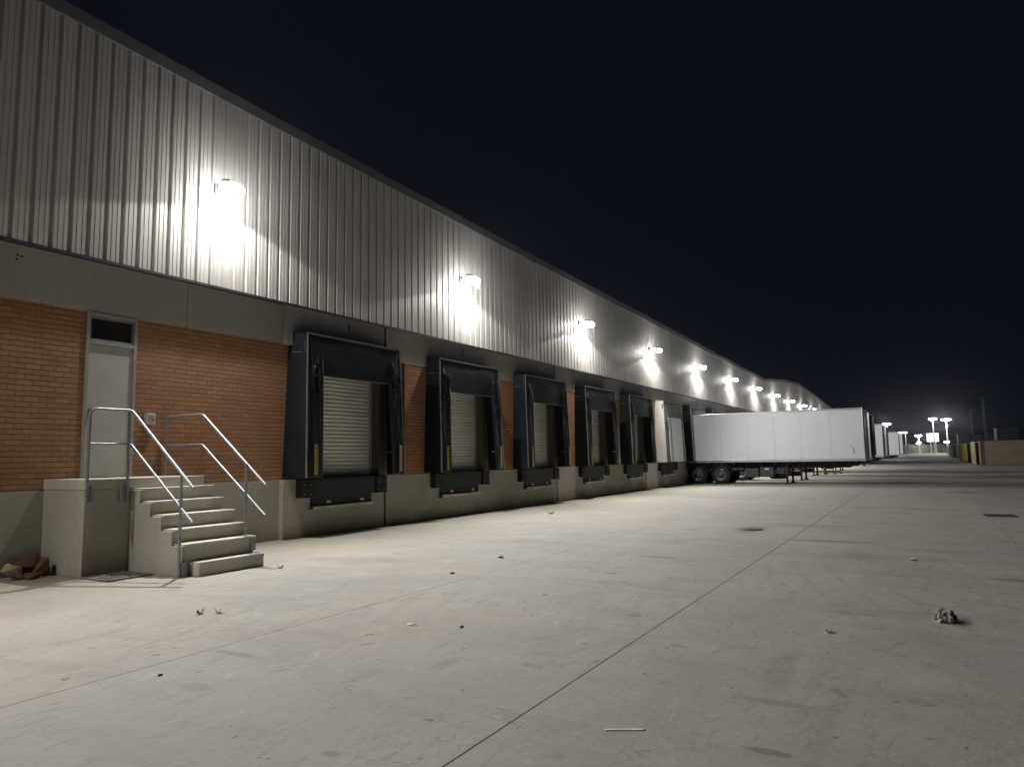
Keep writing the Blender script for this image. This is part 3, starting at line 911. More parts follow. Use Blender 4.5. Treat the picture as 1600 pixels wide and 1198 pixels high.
gr = empty('drain_cover', (21.7, -1.55, 0), rz=0.05, label='slotted dark drain grating set in the open yard at the right', cat='drain')
a = MB()
for k in range(9):
    xx = -0.28 + k * 0.07
    a.box(-0.32, 0.32, xx - 0.02, xx + 0.02, 0.006, 0.014)
for s in (-1, 1):
    a.box(s * 0.32 - 0.02, s * 0.32 + 0.02, -0.32, 0.32, 0.005, 0.016)
a.build('grating', M['dark_steel'], gr)
a = MB(); a.box(-0.35, 0.35, -0.35, 0.35, 0.001, 0.005); a.build('pit', M['dark_stone'], gr)
mh = MB(); mh.lathe([(0, 0.010), (0.22, 0.010), (0.23, 0.004), (0.27, 0.004), (0.28, 0.0)], (0, 0, 0), 'z', 40)
o = mh.build('manhole_cover', M['dark_steel']); o.location = (16.22, 3.41, 0.001)
tag(o, 'round dark manhole cover beyond the long straight joint', 'manhole')

# crumpled card
a = MB()
for s in range(7):
    v, f = blob(20 + s, 0.055 + 0.02 * (s % 3), 0.05, 0.055 + 0.012 * (s % 2), sub=3, amp=0.9)
    ox, oy = rnd.uniform(-0.07, 0.07), rnd.uniform(-0.05, 0.05)
    a.add([(p[0] + ox, p[1] + oy, p[2] + (0.02 if s > 3 else 0)) for p in v], f)
from math import atan2
o = a.build('crumpled_litter', M['crumple']); o.location = (8.24, -0.06, 0)
tag(o, 'crumpled brownish ball of litter on the open concrete at the right', 'litter')


def litter_sheet(name, x, y, rx, ry, mat, label, cat, seed=1, curl=0.02, rz=0.0, n=14, th=0.002, group=None):
    a = MB()
    rr = random.Random(seed)
    rad = [1 + 0.22 * math.sin(3 * t + seed) + rr.uniform(-0.08, 0.08) for t in [2 * math.pi * i / n for i in range(n)]]
    vs = [(0, 0, 0.004)]
    for ring in (0.5, 1.0):
        for i in range(n):
            t = 2 * math.pi * i / n
            r = rad[i] * ring
            vs.append((rx * r * math.cos(t), ry * r * math.sin(t), 0.004 + curl * ring * ring * (0.5 + 0.5 * math.sin(2 * t + seed))))
    fs = [(0, 1 + i, 1 + (i + 1) % n) for i in range(n)]
    fs += [(1 + i, 1 + n + i, 1 + n + (i + 1) % n, 1 + (i + 1) % n) for i in range(n)]
    a.add(vs, fs, True)
    o = a.build(name, mat, solid=th)
    o.location = (x, y, 0); o.rotation_euler = (0, 0, rz)
    return tag(o, label, cat, group)


litter_sheet('paper_scrap', 5.79, 4.59, 0.045, 0.032, M['paper'], 'round whitish scrap between the two long joints near the middle', 'litter', 3, 0.006)
litter_sheet('paper_scrap', 7.27, 0.88, 0.045, 0.03, M['paper'], 'small curled white scrap right of the main joint, nearer than the crumpled ball', 'litter', 5, 0.03)
litter_sheet('paper_scrap', 12.52, 0.26, 0.06, 0.05, M['paper'], 'tiny white scrap farther out in the open yard at the right', 'litter', 8, 0.03)
litter_sheet('dry_leaf', 5.16, 7.02, 0.055, 0.03, M['leaf'], 'curled dry leaf, left one of the pair in front of the stairs', 'leaf', 2, 0.05, 0.4)
litter_sheet('dry_leaf', 5.28, 6.88, 0.07, 0.03, M['leaf'], 'curled dry leaf, right one of the pair in front of the stairs', 'leaf', 6, 0.05, 1.2)
litter_sheet('dry_leaf', 10.26, 6.22, 0.09, 0.05, M['leaf'], 'brown leaf lying just beyond the far thin joint', 'leaf', 9, 0.03, 0.7)
litter_sheet('dry_leaf', 18.82, 9.68, 0.16, 0.08, M['leaf'], 'brown leaf near the dock wall in front of the third shelter', 'leaf', 11, 0.05, 0.2)
litter_sheet('dry_leaf', 7.9, 8.85, 0.06, 0.05, M['leaf'], 'brown leaf between the stairs and the nearest dock', 'leaf', 12, 0.04, 0.9)
thing_blob('pebble', 8.56, 6.02, 31, 0.035, 0.03, 0.022, M['dark_stone'], 'dark pebble beside the far thin joint', 'pebble')
thing_blob('pebble', 5.91, 4.05, 33, 0.02, 0.018, 0.018, M['dark_stone'], 'tiny dark pebble right of the round whitish scrap', 'pebble')
thing_blob('pebble', 3.55, 5.30, 34, 0.02, 0.015, 0.012, M['dark_stone'], 'tiny dark pebble beside the thin joint at the lower left', 'pebble')
a = MB(); a.prism([(-0.125, -0.004), (-0.115, -0.010), (0.0, -0.011), (0.11, -0.009), (0.125, 0.0), (0.112, 0.009), (0.0, 0.010), (-0.12, 0.008)], 2, 0.001, 0.007)
o = a.build('wood_stick', M['stick'], bevel=0.002); o.location = (4.19, 1.68, 0.0); o.rotation_euler = (0, 0, R(-62))
tag(o, 'short pale stick lying on the concrete at the bottom of the view', 'stick')

# ------------------------------------------------------------------ dock shelters and levellers
def curtain(mb, q, seed, amp, crumple, nu=18, nv=44, depth_dir=(0, -1, 0)):
    # q: four corners bl, br, tr, tl
    bl, br, tr, tl = [Vector(p) for p in q]
    dd = Vector(depth_dir)

    def fn(u, v):
        p = bl.lerp(br, u).lerp(tl.lerp(tr, u), v)
        e = min(1, 6 * u, 6 * (1 - u)) * min(1, 8 * (1 - v) + 0.1)
        h = noise.noise(Vector((u * 2.2 + seed * 3.7, v * 1.3, seed))) * amp
        rdg = 1 - 2 * abs(noise.noise(Vector((u * 4.0 + v * 3.0 + seed, v * 5.5 - u * 2, seed * 2))))
        rd2 = 1 - 2 * abs(noise.noise(Vector((u * 9 - v * 5.0 + seed, v * 12 + u * 3, seed * 3))))
        h += (rdg * 0.6 + rd2 * 0.16) * crumple * (0.22 + 0.78 * math.sin(math.pi * min(1, max(0, (v - 0.55) / 0.42))))
        return p + dd * h * e
    mb.grid(fn, nu, nv)


def make_shelter(side_mat, front_mat, occupied=False, white=False, seed=1):
    root = empty('dock_shelter', (0, 0, 0))
    TW, BW, D1, D2 = 1.56, 1.66, 0.45, 0.56
    zt, zb = 4.45, 1.30
    # side panels
    for s in (-1, 1):
        a = MB()
        pts = [(s * BW, -D2, zb), (s * (BW - 0.05), -D2, zb), (s * (BW - 0.05 + 0.03), 0.13, zb), (s * (BW + 0.03), 0.13, zb),
               (s * TW, -D1, zt), (s * (TW - 0.05), -D1, zt), (s * (TW - 0.05), 0.13, zt + 0.07), (s * TW, 0.13, zt + 0.07)]
        a.hexa(pts)
        sp_ = a.build('side_panel', side_mat, root, bevel=0.006)
        a = MB()      # seam of the top cap
        t = 0.14
        xs_ = s * (TW + (BW - TW) * t + 0.002)
        a.hexa([(xs_, -D1 - 0.012, 4.02), (xs_ - s * 0.01, -D1 - 0.012, 4.02), (xs_ - s * 0.01, -0.01, 4.05), (xs_ + s * 0.004, -0.01, 4.05),
                (xs_, -D1 - 0.012, 4.028), (xs_ - s * 0.01, -D1 - 0.012, 4.028), (xs_ - s * 0.01, -0.01, 4.058), (xs_ + s * 0.004, -0.01, 4.058)])
        a.build('seam', M['galv'], sp_)
        a = MB()      # bright edge trim
        a.hexa([(s * (BW + 0.004), -D2 - 0.014, zb), (s * (BW - 0.028), -D2 - 0.014, zb), (s * (BW - 0.028), -D2 + 0.004, zb), (s * (BW + 0.004), -D2 + 0.012, zb),
                (s * (TW + 0.004), -D1 - 0.014, zt), (s * (TW - 0.022), -D1 - 0.014, zt), (s * (TW - 0.022), -D1 + 0.004, zt), (s * (TW + 0.004), -D1 + 0.012, zt)])
        a.build('edge_trim', M['alu'], sp_)
    a = MB()
    a.hexa([(-TW, -D1, zt - 0.05), (TW, -D1, zt - 0.05), (TW, 0.13, zt + 0.02), (-TW, 0.13, zt + 0.02),
            (-TW - 0.01, -D1 - 0.01, zt), (TW + 0.01, -D1 - 0.01, zt), (TW + 0.01, 0.13, zt + 0.075), (-TW - 0.01, 0.13, zt + 0.075)])
    cp = a.build('canopy', side_mat, root, bevel=0.005)
    a = MB(); a.box(-TW - 0.012, TW + 0.012, -D1 - 0.024, -D1 - 0.004, zt - 0.028, zt + 0.006)
    a.build('edge_trim', M['alu'], cp)
    # front curtains
    hz = 3.52
    a = MB()
    if occupied:
        curtain(a, [(-1.34, -D1 - 0.02, 4.06), (1.34, -D1 - 0.02, 4.06), (TW - 0.03, -D1, zt - 0.03), (-TW + 0.03, -D1, zt - 0.03)], seed, 0.03, 0.02)
    else:
        curtain(a, [(-1.40, -D1 - 0.03, hz), (1.40, -D1 - 0.03, hz), (TW - 0.03, -D1 - 0.004, zt - 0.03), (-TW + 0.03, -D1 - 0.004, zt - 0.03)], seed, 0.022, 0.006, 30, 20)
    hc = a.build('head_curtain', front_mat, root, solid=0.004)
    for s in (-1, 1):
        a = MB()
        if occupied:
            q = [(s * (BW - 0.03), -D2 + 0.02, zb), (s * 1.335, -D2 + 0.22, zb), (s * 1.335, -D1 + 0.2, 4.1), (s * (TW - 0.04), -D1 + 0.02, 4.35)]
            curtain(a, q, seed + s, 0.015, 0.03)
        else:
            q = [(s * (BW - 0.03), -D2 + 0.005, zb + 0.005), (s * 1.17, -D2 - 0.0, zb + 0.005), (s * 1.07, -D1 - 0.0, 4.25), (s * (TW - 0.04), -D1 + 0.02, 4.36)]
            curtain(a, q, seed + s * 2.3, 0.05, 0.085, 36, 110)
        sc = a.build('side_curtain', front_mat, root, solid=0.004)
        if not occupied:
            a = MB(); a.box(s * 1.42 - 0.045, s * 1.42 + 0.045, -D2 - 0.062, -D2 - 0.052, 1.36, 2.02)
            a.build('guide_strip', M['yellow'] if s < 0 else M['pale_tape'], sc)
    # inner frame posts
    for s in (-1, 1):
        a = MB(); a.box(s * 1.545 - 0.03, s * 1.545 + 0.03, -0.42, -0.36, 1.31, 4.3); a.build('frame_post', M['dark_steel'], root)
    a = MB(); a.tube([(1.20, -0.40, 1.85), (1.53, -0.40, 1.85)], 0.015, 8); a.build('stay_bar', M['galv'], root)
    if white:
        a = MB()
        def slab(x0, x1, f, t_, mi):
            a.hexa([(x0, -0.60 - f, 1.33), (x1, -0.60 - f, 1.33), (x1, -0.60 + t_, 1.33), (x0, -0.60 + t_, 1.33),
                    (x0, -0.52 - f, 3.62), (x1, -0.52 - f, 3.62), (x1, -0.52 + t_, 3.62), (x0, -0.52 + t_, 3.62)], mi)
        slab(-1.04, 1.15, 0.0, 0.03, 0)
        for xx in (-0.95, -0.80, -0.70):
            slab(xx, xx + 0.03, 0.012, -0.001, 1)
        a.build('door_panel', [M['white_panel'], M['grey_vinyl']], root, bevel=0.004)
    return root


def make_leveller():
    root = empty('dock_leveller', (0, 0, 0))
    a = MB(); a.box(-1.02, 1.02, -0.13, -0.002, 0.87, 1.262); a.box(-1.02, 1.02, -0.13, 0.25, 1.272, 1.285)
    a.build('lip_plate', M['dark_steel'], root, bevel=0.006)
    for s in (-1, 1):
        a = MB(); a.box(min(s * 1.03, s * 1.42), max(s * 1.03, s * 1.42), -0.17, -0.002, 0.86, 1.262)
        bp = a.build('bumper', M['rubber'], root, bevel=0.012)
        a = MB()
        for xx in (1.12, 1.33):
            for z in (0.94, 1.14):
                a.lathe([(0, -0.006), (0.014, -0.006), (0.016, 0.0)], (s * xx, -0.171, z), 'y', 8)
        a.build('bolt', M['galv'], bp)
    a = MB(); a.box(-1.0, 1.0, -0.03, -0.002, 0.655, 0.868); a.box(-0.98, 0.98, -0.045, -0.03, 0.70, 0.77)
    a.build('pit_plate', M['dark_steel'], root, bevel=0.004)
    for xx in (-0.48, 0.62):
        a = MB(); a.box(xx - 0.06, xx + 0.06, -0.075, -0.031, 0.70, 0.765); a.build('lip_keeper', M['sill'], root, bevel=0.006)
    a = MB(); a.box(-1.04, 1.04, -0.15, -0.002, 0.585, 0.60); a.box(-1.04, 1.04, -0.152, -0.135, 0.601, 0.655); a.build('sill_angle', M['sill'], root, bevel=0.003)
    return root


ordn = ['nearest', 'second', 'third', 'fourth', 'fifth', 'sixth', 'seventh', 'eighth', 'ninth', 'tenth']
sh_a = make_shelter(M['shelter_side'], M['black_vinyl'], seed=1)
sh_b = make_shelter(M['shelter_green'], M['black_vinyl'], seed=4)
sh_c = make_shelter(M['shelter_green'], M['black_vinyl'], seed=8)
sh_w = make_shelter(M['white_fabric'], M['grey_vinyl'], white=True, seed=5)
sh_o = make_shelter(M['shelter_side'], M['black_vinyl'], occupied=True, seed=6)
lv = make_leveller()
sh_lab = ['charcoal dock shelter closest to the stairs, beneath the stencilled 3', 'black dock shelter beneath the stencilled 2, second from the stairs',
          'dark green-grey dock shelter beneath the stencilled 1, third from the stairs', 'black dock shelter fourth from the stairs, with crumpled right curtain',
          'black dock shelter next to the white one, fifth from the stairs', 'white dock shelter with a white door panel left of the long trailer',
          'dark dock shelter with the long nearest white trailer backed into it', 'dark shelter whose top shows above the rear of the nearest trailer',
          'dark shelter mostly hidden behind the nearest trailer roof, ninth from the stairs', 'dark shelter hidden behind the trailers, farthest of the row']
for k, c in enumerate(docks):
    if k == 0: o = sh_a
    elif k == 1: o = sh_b
    elif k == 2: o = sh_c
    elif k == 3: o = copy_tree(sh_b)
    elif k == 4: o = copy_tree(sh_c)
    elif k == 5: o = sh_w
    elif k == 6: o = sh_o
    elif k in (7, 9): o = copy_tree(sh_o)
    else: o = copy_tree(sh_b)
    o.location = (c, W, 0)
    tag(o, sh_lab[k], 'dock shelter', 'dock shelters along the wall')
    o = lv if k == 0 else copy_tree(lv)
    o.location = (c, W, 0)
    tag(o, ['black dock leveller and bumpers under the shelter closest to the stairs', 'black dock leveller and bumpers under the second shelter from the stairs',
            'black dock leveller and bumpers under the third shelter from the stairs', 'black dock leveller and bumpers under the fourth shelter from the stairs',
            'black dock leveller and bumpers under the dark shelter left of the white one', 'dock leveller and bumpers beneath the white shelter',
            'dock leveller behind the wheels of the nearest trailer', 'dock leveller behind the second trailer', 'dock leveller in the empty bay behind two trailers', 'dock leveller behind the third trailer'][k],
        'dock leveller', 'dock levellers in the plinth')

# ------------------------------------------------------------------ floodlights
M['lens'] = emit('lit_lens', (1.0, 0.98, 0.95), 45.0)


def beam_data(energy, size, blend, power, floor=0.25):
    L = bpy.data.lights.new('flood_beam', 'SPOT')
    L.energy = energy * FLOOD
    L.color = LAMP_COL
    L.spot_size = R(size)
    L.spot_blend = blend
    L.shadow_soft_size = 0.07
    if power:
        L.use_nodes = True
        t = L.node_tree
        em = [n for n in t.nodes if n.type == 'EMISSION'][0]
        geo = N(t, "ShaderNodeNewGeometry")
        sp = N(t, "ShaderNodeSeparateXYZ"); t.links.new(geo.outputs['Normal'], sp.inputs[0])
        cz = mathn(t, 'MAXIMUM', mathn(t, 'ABSOLUTE', sp.outputs['Z']), floor)
        t.links.new(mathn(t, 'POWER', cz, power), em.inputs['Strength'])
    return L


BEAM_DOWN = beam_data(430, 150, 0.06, 0.4)
BEAM_YARD = beam_data(2950, 150, 0.7, 0)
GLOW = bpy.data.lights.new('flood_glow', 'POINT')
GLOW.energy = 28; GLOW.color = LAMP_COL; GLOW.shadow_soft_size = 0.12
BEAM_ROT = None


def make_flood():
    root = empty('wall_floodlight', (0, 0, 0))
    a = MB(); a.box(-0.07, 0.07, -0.055, -0.035, -0.02, 0.16); a.tube([(0, -0.04, 0.08), (0, -0.30, 0.10), (0, -0.36, 0.08)], 0.016, 8)
    a.build('arm', M['housing'], root)
    from mathutils import Euler
    rot = Euler((R(14), 0, 0)).to_matrix()
    a = MB(); a.obox((0, -0.46, 0.080), (0.34, 0.28, 0.06), rot)
    for k in range(7):
        a.obox((-0.135 + k * 0.045, -0.46, 0.115), (0.012, 0.22, 0.04), rot)
    hs = a.build('housing', M['housing'], root, bevel=0.006)
    a = MB()
    n_ = 24
    prof_ = [(0.8, 0.055), (0.97, 0.04), (1.0, -0.03), (0.93, -0.08), (0.75, -0.115), (0.4, -0.137), (0.0, -0.142)]
    vs_ = []
    for (rr, zz) in prof_:
        for q in range(n_):
            th = 2 * math.pi * q / n_
            cx_, sx_ = math.cos(th), math.sin(th)
            ex = 0.225 * rr * math.copysign(abs(cx_) ** 0.6, cx_); ey = 0.185 * rr * math.copysign(abs(sx_) ** 0.6, sx_)
            vs_.append(Vector((0, -0.46, 0.0)) + rot @ Vector((ex, ey, zz)))
    fs_ = [(i * n_ + q, i * n_ + (q + 1) % n_, (i + 1) * n_ + (q + 1) % n_, (i + 1) * n_ + q) for i in range(len(prof_) - 1) for q in range(n_)]
    a.add(vs_, fs_, True)
    a.build('lens', M['lens'], root)
    for nm, dat, loc, tilt in (('flood_beam', BEAM_DOWN, (0, -0.46, -0.17), 4), ('yard_beam', BEAM_YARD, (0, -0.50, -0.17), 59), ('lamp_glow', GLOW, (0, -0.74, 0.0), 0)):
        lo = bpy.data.objects.new(nm, dat); COL.objects.link(lo)
        lo.parent = root; lo.location = loc; lo.rotation_euler = (R(-tilt), 0, 0)
    return root


fl0 = make_flood()
fl_lab = {0: 'lit floodlight on the cladding above the stairs, largest and brightest of the row', 1: 'lit floodlight on the cladding, second of the row from the stairs',
          2: 'lit floodlight on the cladding, third from the stairs, above the fourth dock', 3: 'lit floodlight fourth from the stairs, left of the white shelter',
          4: 'lit floodlight fifth from the stairs, above the rear of the nearest trailer', 5: 'lit floodlight sixth from the stairs',
          6: 'lit floodlight seventh from the stairs', 7: 'lit floodlight eighth from the stairs', 8: 'lit floodlight ninth from the stairs',
          9: 'small lit floodlight tenth from the stairs, just above the trailer roof', 10: 'lit floodlight hidden behind the nearest trailer roof',
          11: 'far lit floodlight hidden behind trailers', -1: 'lit floodlight out of view left of the stairs', -2: 'lit floodlight out of view behind the camera'}
first = True
for k in (0, 1, 2, 3, 4, 5, 6, 7, 8, 9, 10, 11, -1, -2):
    o = fl0 if first else copy_tree(fl0)
    first = False
    o.location = (8.69 + 8.445 * k, WC, 6.94)
    tag(o, fl_lab[k], 'floodlight', 'floodlights along the warehouse wall')

# ------------------------------------------------------------------ trailers
def wheel(mb_t, mb_r, x, y, s, r=0.525, w=0.30):
    prof = [(r * 0.56, 0), (r * 0.62, -0.01), (r * 0.90, -0.02), (r * 0.985, 0.02), (r, 0.05), (r, w - 0.05), (r * 0.985, w - 0.02), (r * 0.9, w), (r * 0.56, w)]
    mb_t.lathe([(p[0], s * (p[1])) for p in prof], (x, y, r), 'x', 36)
    rp = [(r * 0.56, 0.005), (r * 0.53, 0.0), (r * 0.50, 0.03), (r * 0.44, 0.09), (r * 0.30, 0.10), (r * 0.26, 0.03), (r * 0.20, 0.0), (r * 0.12, -0.01), (0.0, -0.01)]
    mb_r.lathe([(p[0], s * p[1]) for p in rp], (x, y, r), 'x', 30)
    mb_r.lathe([(r * 0.565, 0.004), (r * 0.575, -0.012), (r * 0.545, -0.014), (r * 0.525, 0.008)], (x, y, r), 'x', 36, 1)
    for k in range(8):
        t = 2 * math.pi * k / 8
        mb_r.lathe([(0, -0.01), (0.014, -0.01), (0.016, 0.02)], (x + s * 0.085, y + 0.36 * r * math.cos(t), r + 0.36 * r * math.sin(t)), 'x', 6, 1)


def make_trailer(L=9.2, leg_at=5.3, reefer=True):
    root = empty('box_trailer', (0, 0, 0))
    hw, zb, zt = 1.28, 1.20, 3.95
    a = MB(); a.box(-hw, hw, -L, 0, zb + 0.10, zt - 0.06)
    body = a.build('body', M['trailer'], root, bevel=0.02)
    a = MB()
    for yy in (1.9, 3.4, 4.78, 6.15, 7.62):
        for s in (-1, 1):
            a.box(s * hw - 0.003, s * hw + 0.003, -yy - 0.005, -yy + 0.005, zb + 0.10, zt - 0.08)
    a.build('panel_seam', M['seam'], body)
    for s in (-1, 1):
        a = MB(); a.box(min(s * (hw - 0.06), s * (hw + 0.012)), max(s * (hw - 0.06), s * (hw + 0.012)), -L - 0.01, 0.0, zt - 0.10, zt)
        a.build('top_rail', M['alu'], body, bevel=0.012)
        a = MB(); a.box(min(s * (hw - 0.08), s * (hw + 0.014)), max(s * (hw - 0.08), s * (hw + 0.014)), -L - 0.01, 0.0, zb, zb + 0.13)
        a.build('bottom_rail', M['alu'], body, bevel=0.006)
        a = MB(); a.tube([(s * (hw - 0.03), -L + 0.03, zb), (s * (hw - 0.03), -L + 0.03, zt - 0.02)], 0.055, 12)
        a.build('corner_post', M['alu'], body)
    a = MB(); a.box(-hw - 0.017, -hw - 0.0145, -2.05, -0.1, zb + 0.045, zb + 0.10)
    a.build('reflective_strip', M['yellow'], body)
    a = MB(); a.box(-hw - 0.002, hw + 0.002, 0.0, 0.05, zb, zt - 0.01)
    a.build('rear_door', M['trailer'], root, bevel=0.01)
    # chassis
    a = MB()
    for s in (-1, 1):
        a.box(s * 0.52 - 0.06, s * 0.52 + 0.06, -L + 0.8, -0.1, 0.86, zb - 0.002)
    for k in range(12):
        yy = -0.4 - k * (L - 1.2) / 11
        a.box(-hw + 0.05, hw - 0.05, yy - 0.04, yy + 0.04, zb - 0.14, zb - 0.004)
    a.box(-1.1, 1.1, -0.16, -0.02, 0.52, 0.66)
    for s in (-1, 1): a.box(s * 0.6 - 0.05, s * 0.6 + 0.05, -0.16, -0.04, 0.66, 0.9)
    a.box(-0.7, 0.7, -L + 0.55, -L + 1.5, 1.05, zb - 0.003)
    a.build('chassis', M['chassis'], root, bevel=0.006)
    for yy in (-0.52, -1.82):
        a = MB()
        a.tube([(-1.0, yy, 0.49), (1.0, yy, 0.49)], 0.075, 12)
        for s in (-1, 1):
            a.obox((s * 0.52, yy, 0.66), (0.10, 0.9, 0.08), Matrix.Rotation(R(6), 3, 'X'))
            a.box(s * 0.52 - 0.08, s * 0.52 + 0.08, yy - 0.10, yy + 0.10, 0.5, 0.86)
        a.build('axle', M['chassis'], root)
        for s in (-1, 1):
            t_, r_ = MB(), MB()
            wheel(t_, r_, s * (hw - 0.03), yy, -s)
            to = t_.build('tyre', M['tyre'], root)
            to.name = 'wheel'
            r_.build('rim', [M['rim'], M['alu']], to)
            # quarter arc mudguard
            m_ = MB()
            ro, ri = 0.64, 0.622
            n = 16
            pts_o = [(yy + ro * math.cos(R(12 + 156 * i / n)), 0.52 + ro * math.sin(R(12 + 156 * i / n))) for i in range(n + 1)]
            pts_i = [(yy + ri * math.cos(R(12 + 156 * i / n)), 0.52 + ri * math.sin(R(12 + 156 * i / n))) for i in range(n + 1)]
            xa, xb = sorted((s * (hw - 0.01), s * (hw - 0.36)))
            for i in range(n):
                q = [pts_o[i], pts_o[i + 1], pts_i[i + 1], pts_i[i]]
                m_.prism(q, 0, xa, xb)
            m_.build('mudguard', M['guard'], root)
    # toolboxes, spare wheel
    a = MB(); a.box(-hw + 0.06, -hw + 0.6, -3.88, -3.22, 0.38, 0.84); a.build('toolbox', M['box_grey'], root, bevel=0.02)
    a = MB(); a.box(-hw + 0.04, -hw + 0.6, -4.66, -3.96, 0.40, 0.92)
    tb = a.build('toolbox', M['box_grey'], root, bevel=0.02)
    a = MB(); a.box(-hw + 0.030, -hw + 0.038, -4.42, -4.22, 0.78, 0.86); a.build('sticker', M['card_mark'], tb)
    t_, r_ = MB(), MB()
    prof = [(0.27, -0.13), (0.45, -0.13), (0.49, -0.08), (0.49, 0.08), (0.45, 0.13), (0.27, 0.13)]
    t_.lathe(prof, (-0.15, -4.75, 0.40), 'z', 32)
    so = t_.build('spare_wheel', M['tyre'], root)
    r_.lathe([(0.27, -0.10), (0.20, -0.04), (0.0, -0.04)], (-0.15, -4.75, 0.40), 'z', 24); r_.build('rim', M['rim'], so)
    # landing legs
    for s in (-1, 1):
        a = MB()
        xx = s * 0.95
        a.box(xx - 0.065, xx + 0.065, -leg_at - 0.065, -leg_at + 0.065, 0.40, zb - 0.003)
        a.box(xx - 0.048, xx + 0.048, -leg_at - 0.048, -leg_at + 0.048, 0.06, 0.42)
        a.obox((xx - s * 0.22, -leg_at, 0.78), (0.05, 0.05, 0.62), Matrix.Rotation(R(-s * 35), 3, 'Y'))
        a.obox((xx, -leg_at + 0.25, 0.86), (0.05, 0.05, 0.72), Matrix.Rotation(R(36), 3, 'X'))
        lg = a.build('landing_leg', M['chassis'], root, bevel=0.005)
        a = MB(); a.hexa([(xx - 0.13, -leg_at - 0.16, 0.0), (xx + 0.13, -leg_at - 0.16, 0.0), (xx + 0.13, -leg_at + 0.16, 0.0), (xx - 0.13, -leg_at + 0.16, 0.0),
                          (xx - 0.06, -leg_at - 0.06, 0.10), (xx + 0.06, -leg_at - 0.06, 0.10), (xx + 0.06, -leg_at + 0.06, 0.10), (xx - 0.06, -leg_at + 0.06, 0.10)])
        a.build('foot', M['chassis'], lg)
    a = MB(); a.tube([(-0.9, -leg_at, 0.62), (0.9, -leg_at, 0.62)], 0.03, 8); a.build('cross_shaft', M['chassis'], root)
    # side guard rails and air tank
    a = MB(); a.lathe([(0, -0.35), (0.13, -0.33), (0.14, -0.28), (0.14, 0.28), (0.13, 0.33), (0, 0.35)], (-0.9, -2.72, 0.80), 'y', 20)
    a.build('air_tank', M['chassis'], root)
    if reefer:
        a = MB(); a.box(-1.12, 1.12, -L - 0.12, -L - 0.012, 1.45, 3.78)
        ru = a.build('cooling_unit', M['box_grey'], root, bevel=0.03)
        a = MB()
        for k in range(9):
            z = 2.0 + k * 0.075
            a.box(-0.8, 0.8, -L - 0.132, -L - 0.122, z, z + 0.03)
        a.build('grille', M['chassis'], ru)
        a = MB()
        for z in (1.35, 1.5): a.tube([(-0.4, -L - 0.10, z), (0.4, -L - 0.10, z)], 0.02, 8)
        a.box(-0.5, 0.5, -L - 0.06, -L - 0.012, 1.28, 1.62)
        a.build('coupling_panel', M['chassis'], root)
    # grime
    return root


tr = make_trailer(reefer=False)
g1 = MB()
for i in range(26):
    t_ = i / 25
    yy = -8.66 - 0.05 * math.sin(t_ * 4.0) + 0.10 * t_ + rnd.uniform(-0.02, 0.02)
    z = 1.58 + i * 0.018
    w_ = 0.004 + 0.018 * abs(math.sin(i * 0.9 + 0.5)) * (1.3 - t_)
    g1.box(-1.283, -1.2812, yy - w_, yy + w_, z, z + 0.020)
gm_ = g1.build('scuff_mark', M['guard'], [c for c in kids(tr) if c.name.startswith('body')][0])
tr_data = [(6, 2.60, 'long white box trailer backed into the dock, nearest of the trailers and fully side-on'),
           (7, 2.62, 'white box trailer with a dark cooling unit on its nose, directly behind the nearest trailer'),
           (9, 3.15, 'white trailer of which only the landing legs show beneath the nearest trailer'),
           (11, 2.85, 'white trailer with its nose sticking out past the second trailer, third visible body'),
           (12, 2.75, 'narrow white trailer nose just right of the third visible body'),
           (17, 2.50, 'white trailer standing apart farther down the row, left one of the far pair'),
           (19, 2.32, 'farthest white trailer, right one of the far pair')]
tr2 = make_trailer()
for i, (k, yn, lab) in enumerate(tr_data):
    o = tr if i == 0 else tr2 if i == 1 else copy_tree(tr)
    o.location = (DOCK0 + PITCH * k + (0.55 if i == 0 else 0.45), 9.2 + yn, 0)
    if i == 0: o.location[0] = 41.70
    if i:
        for c in kids(o):
            if c.name.startswith('body'):
                for cc in kids(c):
                    if cc.name.startswith('scuff'): bpy.data.objects.remove(cc)
    tag(o, lab, 'trailer', 'box trailers parked at the docks')

# dark strip that paints in the shadow at the foot of the dock wall
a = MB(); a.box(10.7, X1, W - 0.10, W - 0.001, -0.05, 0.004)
tag(a.build('shadow_strip', M['dark_stone']), kind='structure')

# yellow wheel guide in the empty bay behind the nearest trailers
wg = empty('wheel_guide', (60.2, 6.7, 0), label='yellow painted steel wheel guide on the ground seen under the nearest trailer', cat='wheel guide')
a = MB(); a.tube([(-0.4, 3.6, 0.22), (0, 0.2, 0.22), (0.1, -0.8, 0.22), (0.2, -1.1, 0.05)], 0.075, 10); a.build('tube', M['old_yellow'], wg)
a = MB()
for yy in (3.0, 0.0, -0.6): a.box(-0.25 + (0 if yy < 2 else -0.2), 0.25, yy - 0.12, yy + 0.12, 0, 0.14)
a.build('foot', M['yellow'], wg)
a = MB(); a.lathe([(0, 0.9), (0.09, 0.88), (0.11, 0.83), (0.11, 0.0)], (-0.9, 0.3, 0), 'z', 16)
o = a.build('bollard', M['old_yellow']); o.location = (60.2, 6.4, 0)
tag(o, 'short yellow bollard seen under the belly of the nearest trailer', 'bollard')

